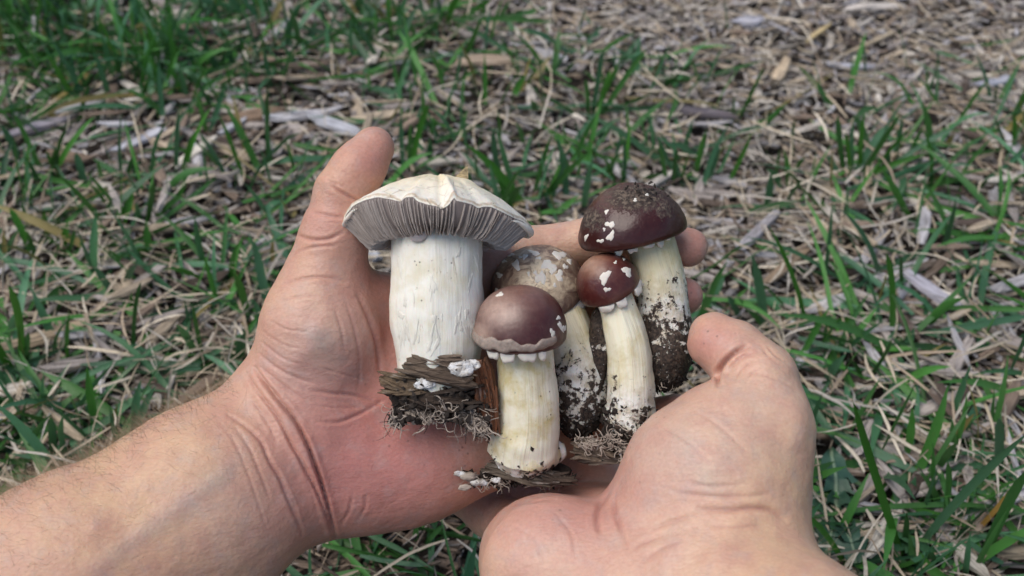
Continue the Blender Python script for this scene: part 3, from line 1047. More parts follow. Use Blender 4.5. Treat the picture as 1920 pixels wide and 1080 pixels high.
CAPS = {}
def brown_mushroom(key, label, cap_c, cap_axis, cap_R, cap_H, stem_nodes, cmat, smat, patches, pale, flaps, group=None, soil=None, power=2.2, wob=.03,
                   lump_=.0008, squash=1.0, seed=1, drop=.003, flap_R=.93, flap_z=-.12, dirtcol=None, base_crumbs=60, lip=.12, tspan=(0, 1)):
    base = stem_nodes[-1]
    root = thing('mushroom', label, 'mushroom', P(base[0], base[1], base[2]), group)
    V, f, at, path, rr = stem_mesh(stem_nodes, seed=seed, lump=lump_, tspan=tspan)
    build('stem', V, f, smat, root, True, at)
    C = P(*cap_c); R = R_(cap_R, cap_c[2]); Hh = R_(cap_H, cap_c[2])
    ax = unit(cap_axis[0] * RT + cap_axis[1] * UP + cap_axis[2] * FW)
    CV, cf, rho = cap_mesh(C, ax, R, Hh, power, seed=seed, wob=wob, squash=squash, lip=lip)
    px, py, dd = to_px(CV)
    pa = np.zeros(len(CV))
    for (x, y, rx, ry, amt) in pale:
        pa = np.maximum(pa, amt * np.exp(-((px - x) / rx) ** 2 - ((py - y) / ry) ** 2))
    so = np.zeros(len(CV))
    for (x, y, rx, ry, amt) in (soil or []):
        so = np.maximum(so, amt * np.exp(-((px - x) / rx) ** 2 - ((py - y) / ry) ** 2))
    cap = build('cap', CV, cf, cmat, root, True, {'rho': rho, 'pale': pa, 'soil': so})
    bv = bvh_of(CV, cf)
    cap['_wo'] = root['_wo']
    for k, (x, y, rx, ry, rot) in enumerate(patches):
        r = patch(bv, x, y, rx, ry, rot, seed * 50 + k)
        if r is not None: build('veil_patch', r[0], r[1], VEIL, cap)
    if flaps:
        veil_flaps(root, ring_fn(C, ax, R * flap_R, Hh * flap_z), R, ax, flaps, drop, seed * 9)
    # soil crumbs clinging to the foot
    if base_crumbs:
        rg = np.random.default_rng(seed + 77)
        sel = np.where(at['t'] > .70)[0]
        w = (at['t'][sel] - .70) ** 1.5 + .001
        sel = rg.choice(sel, base_crumbs, p=w / w.sum())
        mb = MB(); crumbs(mb, V[sel], rg.uniform(.0004, .0013, base_crumbs), seed)
        o = mb.build('soil_crumbs', CRUMB, root, smooth=False); tag(o, kind='stuff')
    return root, V, at, path

# --- the broad white mushroom with open gills
def white_mushroom():
    stem = [(822, 418, .3725, 78), (820, 445, .372, 84), (819, 500, .371, 86), (820, 580, .371, 88), (822, 640, .371, 82), (822, 690, .372, 76), (822, 725, .374, 74)]
    base = stem[-1]
    root = thing('mushroom', 'large mushroom with broad cream white cap and open grey gills above a thick stem', 'mushroom', P(*base[:3]))
    sm = m_stem('white_stem', (.80, .775, .70), .34, .93, .5, .7)
    V, f, at, path, rr = stem_mesh(stem, 60, 56, .0005, 3)
    st = build('stem', V, f, sm, root, True, at)
    st['_wo'] = root['_wo']
    # raised fibre scales on the stem
    bv = bvh_of(V, f)
    rg = np.random.default_rng(12)
    mb = MB()
    for k in range(34):
        x = rg.uniform(748, 895); y = rg.uniform(470, 690) if k % 3 else rg.uniform(560, 640)
        r = patch(bv, x, y, rg.uniform(1.2, 4.5), rg.uniform(6, 24), rg.normal(0, 9), 900 + k, .00010, .6)
        if r: mb.add(*r)
    o = mb.build('stem_scales', bpy.data.materials.get('stem_scale') or m_simple('stem_scale', (.80, .765, .67), .7, .22, 300, .5), st); tag(o, kind='stuff')
    # cap frame
    T = P(820, 440, .372); u = (.372 + DZ) / FPX
    tau = math.radians(3.5)
    a = unit(UP * math.cos(tau) + FW * math.sin(tau)); s = RT; fr = unit(-FW * math.cos(tau) + UP * math.sin(tau))
    tab = np.array([(-182, 418), (-172, 398), (-159, 387), (-133, 377), (-115, 372), (-90, 376), (-67, 381), (-60, 375), (-54, 373), (-39, 373), (-32, 380), (-10, 386), (10, 389), (23, 394), (36, 388), (40, 383), (46, 374), (51, 380), (64, 382), (86, 386), (97, 392), (108, 389), (121, 389), (147, 402), (171, 412), (184, 432)], float)
    Rx, Rf, Rb = 173 * u, 146 * u, 160 * u
    def rim(th):
        c, sn = math.cos(th), math.sin(th)
        R = Rx * abs(c) ** 2 + (Rf if sn > 0 else Rb) * sn ** 2
        R *= 1 + .022 * math.sin(5 * th + 1) + .015 * math.sin(11 * th)
        if sn > -.1:
            y = np.interp(c * 182, tab[:, 0], tab[:, 1])
            z = (440 - y) * u / math.cos(tau) - Rf * max(sn, 0) * math.tan(tau) * 1.3
        else:
            z = (440 - (418 if c < 0 else 432) - 35 * sn) * u
        if -.12 < sn < 0: z = z
        return R, z
    nu = 240
    Hh = 112 * u
    rows = 26
    TV = []; rho = []; edge = []
    zr = np.array([rim(2 * math.pi * i / nu)[1] for i in range(nu)])
    kern = np.hanning(49); kern /= kern.sum()
    zsm = np.convolve(np.concatenate([zr[-24:], zr, zr[:24]]), kern, 'valid')
    for j in range(rows):
        q = j / (rows - 1)
        for i in range(nu):
            th = 2 * math.pi * i / nu
            R, z = rim(th)
            e = 1.75 + .35 * math.sin(th)
            zs = zsm[i]
            zz = Hh * (1 - q ** e) + zs * q ** e + (z - zs) * q ** 7
            # folds running up from the split at the front
            dth = (th - math.radians(76) + math.pi) % (2 * math.pi) - math.pi
            zz += .0016 * math.exp(-(dth / .06) ** 2) * q * (q > .15) - .0014 * math.exp(-((dth - .13) / .07) ** 2) * q
            dl = (th - math.radians(112) + math.pi) % (2 * math.pi) - math.pi
            zz -= .0012 * math.exp(-(dl / .08) ** 2) * q
            TV.append(T + a * zz + R * q * (math.cos(th) * s + math.sin(th) * fr)); rho.append(q)
    TV = np.array(TV); rho = np.array(rho)
    TV = TV + a * (.0008 * fbm(TV, 130, 31) + .0004 * fbm(TV, 420, 33))[:, None]
    def under(th, q):
        R, z = rim(th)
        sn = math.sin(th)
        bul = 1 - .75 * abs(sn)
        zz = np.interp(q, [.38, .5, .62, .74, .88, .96, 1.0], [.0052, .0042 - .0022 * bul, .0014 - .0042 * bul, .0010 - .0046 * bul, -.0004 * bul + .32 * z, .66 * z, z - .0011])
        return T + a * zz + R * q * (math.cos(th) * s + math.sin(th) * fr)
    qs = [1.0, .985, .95, .9, .84, .78, .7, .62, .54, .46, .38]
    UV = np.array([under(2 * math.pi * i / nu, q) for q in qs for i in range(nu)])
    cm = NT('white_cap'); ob = cm.obj()
    n1 = cm.noise(ob, 160, 5, .65, .3); n2 = cm.noise(ob, 700, 3)
    r_ = cm.attr('rho')
    c = cm.mix(cm.ramp(cm.math('ADD', r_, cm.math('MULTIPLY', cm.math('SUBTRACT', n1, .5), .6)), [(.45, .95), (.97, .2)]), (.82, .79, .72), (.80, .69, .47))
    c = cm.mix(cm.math('MULTIPLY', cm.ramp(n1, [(.55, 0), (.75, 1)]), .6), c, (.74, .60, .36))
    c = cm.mix(cm.ramp(cm.math('ADD', r_, cm.math('MULTIPLY', cm.math('SUBTRACT', n2, .5), .05)), [(.972, 0), (.995, .75)]), c, (.42, .31, .20))
    cr = cm.n('ShaderNodeTexVoronoi', feature='DISTANCE_TO_EDGE', i_Vector=cm.scale(ob, (1, 1.5, 1)), i_Scale=150).outputs['Distance']
    crk = cm.math('MULTIPLY', cm.ramp(cr, [(.0, 1), (.035, 0)]), cm.ramp(n1, [(.45, 0), (.6, 1)]))
    c = cm.mix(cm.math('MULTIPLY', crk, .55), c, (.40, .30, .20))
    cm.bump(cm.math('SUBTRACT', cm.math('ADD', n1, cm.math('MULTIPLY', n2, .3)), crk), .5, .001)
    cm.p(Base_Color=c, Roughness=.6, Subsurface_Weight=.12, Subsurface_Scale=.003)
    cap = build('cap', np.concatenate([TV, UV[:nu]]), grid_faces(nu, rows + 1), cm.m, root, True, {'rho': np.concatenate([rho, np.full(nu, .96)])})
    cap['_wo'] = root['_wo']
    build('gill_bed', UV, grid_faces(nu, len(qs)), GILLBED, cap, True)
    # gills: thin plates hanging from the underside
    mb = MB(); ng = 190
    for k in range(ng):
        th = 2 * math.pi * (k + rg.uniform(-.25, .25)) / ng
        if abs(math.degrees(th) - 71) < 2.2 or rg.random() < .06: continue
        short = k % 2
        q0 = .40 if not short else rg.uniform(.58, .74)
        m = 12
        top = []; bot = []
        tdir = -math.sin(th) * s + math.cos(th) * fr
        wv = rg.uniform(-1, 1, 3)
        for j in range(m):
            q = q0 + (.995 - q0) * j / (m - 1)
            p = under(th, q)
            dep = rg.uniform(.0019, .0026) * math.sin(math.pi * (.14 + .76 * j / (m - 1))) ** .6 * (.75 if short else 1)
            w = tdir * .0009 * (math.sin(5 * q + wv[0] * 3) * wv[1])
            top.append(p + a * .0008); bot.append(p - a * dep + w + (T - p) * 0)
        h = tdir * .00013
        V4 = np.array([x for t, b in zip(top, bot) for x in (t - h, t + h, b + h, b - h)])
        f4 = []
        for j in range(m - 1):
            for i in range(4):
                A = j * 4 + i; B = j * 4 + (i + 1) % 4
                f4.append((A, A + 4, B + 4, B))
        f4 += [(0, 1, 2, 3), tuple((m - 1) * 4 + i for i in (3, 2, 1, 0))]
        mb.add(V4, f4)
    o = mb.build('gills', GILL, cap, smooth=False); tag(o, kind='stuff')
    # pale rolled margin at both ends of the cap
    for (t0, t1) in ((146, 222), (-42, 30)):
        path = [under(math.radians(t), .985) - a * .0006 for t in np.linspace(t0, t1, 14)]
        r = .0013 * np.sin(np.linspace(.05, math.pi - .05, 14)) ** .7
        V_, f_ = tube(path, r, 8)
        V_ = V_ + fbm(V_, 300, 4)[:, None] * a * .0012 + fbm(V_, 420, 14)[:, None] * FW * .0012
        build('rolled_margin', V_, f_, VEIL, cap)
    # scrap of veil on the stem top, dry flake standing on the cap
    V_, f_ = lump(P(786, 441, .3555), 15 * u, 5, (1.15, .75, .45), .5)
    build('veil_remnant', V_, f_, VEIL_LILAC, root)
    tri = np.array([P(850, 335, .374), P(878, 338, .375), P(877, 309, .377), P(868, 318, .3755)])
    n0 = -FW * .0008
    mbk = MB(); mbk.add(np.concatenate([tri, tri - n0]), [(0, 1, 2, 3), (7, 6, 5, 4), (0, 4, 5, 1), (1, 5, 6, 2), (2, 6, 7, 3), (3, 7, 4, 0)], loc=np.concatenate([tri, tri]) * 1.0)
    fl = mbk.build('dry_flake', WOOD, root, smooth=False); fl.color = (.62, .48, .26, 1)
    V_, f_ = lump(P(652, 432, .372), 13 * u, 8, (.8, 1.1, .7), .5); build('margin_scrap', V_, f_, VEIL_LILAC, cap)
    # rotten wood stuck to the foot
    splinter(P(748, 680, .3575), P(892, 700, .3555), .0060, .0030, (.17, .125, .09), root, 'wood_piece', 3)
    splinter(P(775, 668, .3570), P(868, 678, .3555), .0040, .0025, (.21, .155, .115), root, 'wood_piece', 4)
    splinter(P(757, 692, .3580), P(900, 722, .3565), .0050, .0032, (.10, .07, .05), root, 'wood_piece', 5)
    splinter(P(705, 712, .3640), P(800, 730, .3600), .0064, .005, (.15, .105, .065), root, 'wood_piece', 6)
    splinter(P(740, 745, .3640), P(900, 748, .3610), .0090, .007, (.05, .035, .026), root, 'wood_piece', 7)
    splinter(P(760, 770, .3700), P(905, 775, .3650), .0070, .006, (.07, .05, .035), root, 'wood_piece', 8)
    splinter(P(903, 668, .3600), P(918, 810, .3625), .0075, .004, (.17, .065, .03), root, 'bark_strip', 9)
    for (x, y, r, sd, d) in ((866, 690, 20, 21, .3552), (886, 683, 12, 26, .3560), (800, 717, 13, 23, .3578), (787, 722, 8, 24, .3578)):
        V_, f_ = lump(P(x, y, d), r * u, sd, (1.2, .8, .16), .5); build('mycelium', V_, f_, MYC, root)
    for k, (x, y, r) in enumerate([(748, 790, 13), (775, 778, 15), (800, 782, 14), (832, 772, 15), (868, 775, 15), (888, 790, 18), (903, 805, 14), (840, 750, 12)]):
        V_, f_ = lump(P(x, y, .3625), r * u, 130 + k, (1.2, .8, .5), .95, 12); build('frayed_fibre', V_, f_, ROOT if k % 3 else CRUMB, root)
    for k, (x, y, rx, ry) in enumerate([(800, 752, 62, 24), (870, 758, 44, 26), (760, 735, 36, 16)]):
        V_, f_ = lump(P(x, y, .369), rx * u, 150 + k, (1, ry / rx, .45), .4, 14); build('soil_mass', V_, f_, CRUMB, root)
    # frayed rootlets below
    mb = MB(); mbp = MB()
    for k in range(130):
        x = rg.uniform(740, 915); y = 765 + rg.uniform(-12, 22)
        d = RT * rg.normal(0, .8) - UP * rg.uniform(.2, 1.0) - FW * rg.uniform(0, .5)
        (mb if k % 2 else mbp).add(*tube_strand(P(x, y, .362 + rg.uniform(-.004, .006)), d, rg.uniform(.005, .015), rg.uniform(.00008, .00032), 300 + k, 2.0))
    for (x, y, n) in ((745, 790, 18), (800, 785, 18), (885, 790, 30), (905, 805, 22), (835, 770, 14)):
        for k in range(n):
            d = RT * rg.normal(0, .9) - UP * rg.uniform(-.1, 1.0) - FW * .2
            mb.add(*tube_strand(P(x + rg.normal(0, 6), y + rg.normal(0, 6), .359), d, rg.uniform(.003, .010), rg.uniform(.00008, .00036), 700 + k + x, 2.6))
    o = mb.build('rootlets', ROOT, root); tag(o, kind='stuff')
    o = mbp.build('dark_rootlets', CRUMB, root); tag(o, kind='stuff')
    mb = MB(); pts = [P(rg.uniform(735, 915), rg.uniform(700, 795), .3615 + rg.uniform(-.004, .008)) for _ in range(260)]
    crumbs(mb, pts, rg.uniform(.0004, .0019, 260), 5)
    o = mb.build('soil_crumbs', CRUMB, root, smooth=False); tag(o, kind='stuff')
    return root

def tube_strand(start, dirn, L, r, seed, curl=1.0, n=12, nu=5):
    rg = np.random.default_rng(int(seed))
    p = np.array(start, float); d = unit(dirn); path = [p.copy()]
    w = rg.normal(0, 1, 3)
    for k in range(n - 1):
        w = .7 * w + rg.normal(0, .6, 3)
        d = unit(d + curl * .25 * w)
        p = p + d * L / n
        path.append(p.copy())
    return tube(path, np.linspace(r, r * .35, n), nu)

DZ = .004
white_mushroom()

LILBR = ((.115, .030, .030), (.30, .165, .145), (.42, .29, .255))
def rootwork(root, spots, n, seed, d0, rmax=.0006, mat=None, name='rootlets'):
    rg = np.random.default_rng(seed); mb = MB()
    for (x, y, sx, sy) in spots:
        for k in range(n):
            d = RT * rg.normal(0, 1) - UP * rg.uniform(-.5, 1) - FW * rg.uniform(-.1, .5)
            mb.add(*tube_strand(P(x + rg.normal(0, sx), y + rg.normal(0, sy), d0 + rg.uniform(-.002, .003)), d, rg.uniform(.002, .008), rg.uniform(.0001, rmax * .6), seed * 31 + k + int(x), 2.0))
    o = mb.build(name, mat or ROOT, root); tag(o, kind='stuff')

DZ = .014
# front one: lilac brown cap with a pale toothed veil
r2, V2, at2, p2 = brown_mushroom('front', 'mushroom with smooth lilac brown cap and pale toothed veil under its rim', (975, 618, .3535), (-.03, .93, -.26), 87, 80,
    [(985, 640, .356, 50), (988, 690, .357, 53), (990, 745, .359, 56), (990, 790, .361, 59), (984, 826, .363, 64), (982, 850, .365, 66), (976, 870, .366, 50)],
    m_cap('lilac_cap', (.060, .014, .014), (.23, .115, .092), (.42, .29, .235), .9, 0, .34, .10, .12),
    m_stem('front_stem', (.76, .72, .58), .85, .90, .4, .35),
    [(1051, 612, 4, 9, -20), (1036, 624, 5, 7, 0), (1058, 615, 3, 6, 0), (1047, 596, 3, 5, 20), (937, 552, 9, 3, -30)],
    [(935, 582, 44, 34, 1.1), (902, 625, 22, 26, 1.0)],  # paler upper left: lilac tan, plus sky sheen put into the colour
    None, seed=2, wob=.028, power=2.6, base_crumbs=40, lip=.20, lump_=.0026)
AX2 = unit(-.03 * RT + .93 * UP - .26 * FW)
C2, R2 = P(975, 618, .3535), R_(87, .3535)
rf = ring_fn(C2, AX2, R2 * 1.0, -R2 * .03)
veil_flaps(r2, rf, R2, AX2, [(44, 180)], .0019, 40, m_simple('veil_band', (.44, .345, .29), .55, .7, 420, .7, .0008, sss=.1), 1.0, 60, .0024)
rf = ring_fn(C2, AX2, R2 * .90, -R2 * .16)
veil_flaps(r2, rf, R2, AX2, [(120, 138), (98, 117), (70, 95), (56, 67)], .0038, 60, VEIL, 1.0)
splinter(P(903, 872, .3640), P(1074, 900, .3590), .0062, .0036, (.15, .12, .09), r2, 'wood_piece', 31)
splinter(P(965, 890, .3620), P(1078, 903, .3580), .0050, .004, (.06, .042, .032), r2, 'wood_piece', 32)
for k, (x, y, rr_) in enumerate([(880, 893, 14), (862, 888, 9), (900, 905, 11), (872, 914, 9), (930, 900, 8), (945, 876, 9), (960, 882, 7)]):
    V_, f_ = lump(P(x, y, .3630 - .0004 * k), R_(rr_, .36), 60 + k, (1.3, .6, .5), .6); build('mycelium', V_, f_, MYC if k % 3 else ROOT, r2)
for k, (x, y, rx, ry) in enumerate([(930, 898, 46, 12), (1030, 886, 42, 20)]):
    V_, f_ = lump(P(x, y, .371), R_(rx, .371), 160 + k, (1, ry / rx, .3), .4, 14); build('soil_mass', V_, f_, CRUMB, r2)
rootwork(r2, [(885, 900, 14, 8), (930, 905, 14, 5), (1020, 905, 20, 4)], 24, 3, .3640)
mb = MB(); rg = np.random.default_rng(8)
crumbs(mb, [P(rg.uniform(870, 1075), rg.uniform(885, 912), .366 + rg.uniform(-.002, .005)) for _ in range(90)], rg.uniform(.0005, .0017, 90), 9)
tag(mb.build('soil_crumbs', CRUMB, r2, smooth=False), kind='stuff')

# mottled pale one behind it
r3, V3, at3, p3 = brown_mushroom('mottled', 'mushroom with mottled pale brown cap crowded with white scales', (1010, 548, .384), (-.36, .78, -.50), 92, 88,
    [(1035, 560, .381, 40), (1056, 600, .379, 45), (1076, 660, .378, 50), (1086, 720, .378, 53), (1086, 770, .378, 49), (1078, 800, .379, 34)],
    m_cap('mottled_cap', (.080, .034, .028), (.34, .20, .14), (.76, .62, .43), 1.0, 0, .42, .4, .7),
    m_stem('mottled_stem', (.72, .65, .48), .8, .42, 1.3, .4),
    [(968, 497, 8, 9, 20), (984, 481, 5, 5, 0), (975, 482, 3, 3, 0), (1002, 474, 12, 4, 10), (1048, 478, 14, 7, 25), (1010, 484, 5, 3, 0), (1028, 497, 12, 11, 0), (1014, 521, 9, 14, 0), (1004, 512, 4, 5, 0), (991, 513, 3, 4, 0),
     (1049, 517, 8, 10, -20), (1037, 508, 5, 8, 30), (1060, 500, 5, 5, 0), (945, 490, 6, 3, -20), (936, 516, 5, 6, 0), (912, 525, 4, 7, 10), (932, 548, 7, 6, 0), (1068, 490, 4, 6, 0), (958, 478, 6, 3, -20), (918, 545, 4, 6, 0), (1040, 535, 4, 4, 0)],
    [(1014, 524, 44, 50, 1.2), (1044, 490, 26, 22, .7)], [(20, 60), (62, 84)], seed=3, wob=.045, base_crumbs=150, drop=.004)
V_, f_ = lump(P(1041, 846, .366), R_(21, .366), 90, (1, 1.05, .8), .18); bt = tag(build('mushroom_button', V_ , f_, m_stem('button', (.74, .72, .66), .4, .6, .8), None, True, {'t': np.full(len(V_), .62), 'suv': V_ * 9}, origin=P(1041, 870, .366)),
    'tiny white mushroom button beside the foot of the lilac brown capped mushroom', 'mushroom')

DZ = .012
# small slender one with the bent stem
r4, V4, at4, p4 = brown_mushroom('slender', 'small mushroom with reddish brown tilted cap on a slender curved stem', (1141, 535, .370), (-.40, .80, -.42), 60, 62,
    [(1146, 545, .370, 35), (1163, 592, .3695, 37), (1178, 650, .369, 40), (1183, 710, .369, 43), (1182, 760, .3695, 46), (1178, 795, .3705, 50), (1172, 812, .371, 40)],
    m_cap('slender_cap', (.070, .015, .013), (.155, .048, .036), (.40, .24, .16), .8, 0, .3, .12, .15),
    m_stem('slender_stem', (.78, .74, .58), .7, .66, 1.1, .25),
    [(1134, 520, 10, 12, 15), (1176, 509, 8, 10, -10), (1138, 543, 6, 5, 10), (1174, 474, 8, 4, 35), (1154, 492, 3, 3, 0), (1183, 491, 3, 4, 0), (1170, 486, 3, 2, 0)],
    [(1108, 492, 26, 22, 1.0)], [(-12, 18), (20, 52), (76, 96), (100, 130)], seed=4, wob=.02, base_crumbs=130, drop=.0032)
splinter(P(1072, 838, .3660), P(1150, 850, .3630), .0072, .005, (.20, .155, .115), r4, 'wood_piece', 41)
splinter(P(1075, 858, .3670), P(1170, 862, .3640), .0040, .004, (.13, .10, .08), r4, 'wood_piece', 42)
for k, (x, y, rx, ry) in enumerate([(1120, 846, 44, 16), (1178, 820, 46, 22)]):
    V_, f_ = lump(P(x, y, .370), R_(rx, .37), 165 + k, (1, ry / rx, .4), .4, 14); build('soil_mass', V_, f_, CRUMB, r4)
rootwork(r4, [(1165, 825, 22, 10), (1135, 832, 20, 6), (1190, 800, 16, 12), (1175, 850, 12, 8), (1110, 830, 16, 5)], 40, 5, .3615)
mb = MB()
crumbs(mb, [P(rg.uniform(1130, 1235), rg.uniform(770, 850), .364 + rg.uniform(-.002, .006)) for _ in range(120)], rg.uniform(.0005, .0018, 120), 10)
tag(mb.build('soil_crumbs', CRUMB, r4, smooth=False), kind='stuff')

DZ = .003
# dark one at the back
r5, V5, at5, p5 = brown_mushroom('dark', 'mushroom with darkest brown soil dusted cap and a stem black with soil', (1186, 432, .384), (-.19, .92, -.22), 101, 92,
    [(1212, 435, .384, 42), (1226, 480, .385, 45), (1238, 540, .386, 48), (1245, 610, .387, 52), (1247, 660, .387, 52), (1243, 700, .387, 42), (1240, 716, .387, 28)],
    m_cap('dark_cap', (.040, .008, .007), (.075, .020, .016), (.30, .18, .14), .5, .95, .3, .2, .2),
    m_stem('dark_stem', (.66, .60, .40), .8, .34, 1.7, .5),
    [(1144, 421, 8, 7, 0), (1145, 443, 7, 9, 10), (1137, 397, 4, 4, 0), (1126, 452, 6, 4, 0), (1099, 445, 3, 7, 10), (1133, 430, 3, 3, 0), (1191, 375, 4, 3, 0), (1213, 365, 4, 2, 0)],
    [(1150, 370, 40, 22, .6)], [(20, 44), (48, 62), (66, 88), (94, 110), (116, 130)], soil=[(1190, 370, 80, 35, 1.0), (1110, 410, 40, 35, .8), (1250, 390, 40, 30, .7)],
    seed=5, power=1.75, wob=.06, flap_R=.66, flap_z=-.10, base_crumbs=260, drop=.0034, squash=.9)
rootwork(r5, [(1240, 722, 12, 5)], 16, 7, .382)
mb = MB()
crumbs(mb, [P(rg.normal(1215, 24), rg.normal(358, 10), .3715 + rg.uniform(-.001, .002)) for _ in range(26)], rg.uniform(.0004, .0010, 26), 14)
crumbs(mb, [P(rg.uniform(1205, 1285), rg.uniform(640, 715), .3795 + rg.uniform(0, .008)) for _ in range(90)], rg.uniform(.0006, .0018, 90), 15)
tag(mb.build('soil_crumbs', CRUMB, r5, smooth=False), kind='stuff')

DZ = 0.0
# ------------------------------------------------------------------ mulch, straw and grass
def in_view(x, y, m=60):
    px, py, d = to_px(np.stack([x, y, np.zeros_like(x)], -1))
    return px, py, (px > -m) & (px < 1920 + m) & (py > -m) & (py < 1080 + m)

def chip_templates(n=10):
    """unit-ish splinters: length 1 along x, width 1, thickness 1; jagged ends"""
    out = []
    for k in range(n):
        r = np.random.default_rng(100 + k)
        rings = []; m = 4
        sect = [(-1, -.5), (-.75, .7), (.55, .9), (1, -.4)]
        bend = r.uniform(-.3, .3); tw = r.uniform(-.3, .3)
        sl0, sl1 = r.uniform(-.14, .14), r.uniform(-.14, .14)
        for j in range(m):
            t = j / (m - 1) * 2 - 1
            e = 1 - r.uniform(.15, .75) * (abs(t) > .99) - r.uniform(0, .25) * (abs(t) < .99)
            zz = bend * (t * t - .4)
            for (u, v) in sect:
                xx = t * .5 + (sl0 if j == 0 else sl1 if j == m - 1 else 0) * u + (r.normal(0, .035) if j in (0, m - 1) else 0)
                a = tw * t
                uu, vv = u * e * .5 + r.normal(0, .03), v * (.6 + .4 * e) * .5 + r.normal(0, .08)
                rings.append((xx, uu * math.cos(a) - vv * math.sin(a) * .3, vv * math.cos(a) + uu * math.sin(a) + zz))
        f = grid_faces(4, m) + [(3, 2, 1, 0), tuple((m - 1) * 4 + i for i in range(4))]
        out.append((np.array(rings), f))
    return out
TEMPL = chip_templates()
PALETTE = [('grey', (.40, .355, .33)), ('tan', (.47, .385, .285)), ('brown', (.26, .195, .15)), ('pale', (.64, .59, .52)), ('dark', (.10, .075, .062)), ('silver', (.48, .465, .485))]
PW = np.array([.28, .18, .17, .16, .07, .14])

def density_chip(px, py):
    d = .75 + .45 * (1 / (1 + np.exp(-(px - 900) / 250))) * (py < 420)
    return np.clip(d, 0, 1.2)

def chip_xform(c, L, w, th, yaw, pitch, roll):
    M = Matrix.Translation(Vector(c)) @ Matrix.Rotation(yaw, 4, 'Z') @ Matrix.Rotation(pitch, 4, 'Y') @ Matrix.Rotation(roll, 4, 'X')
    return M @ Matrix.Diagonal((L, w, th, 1))

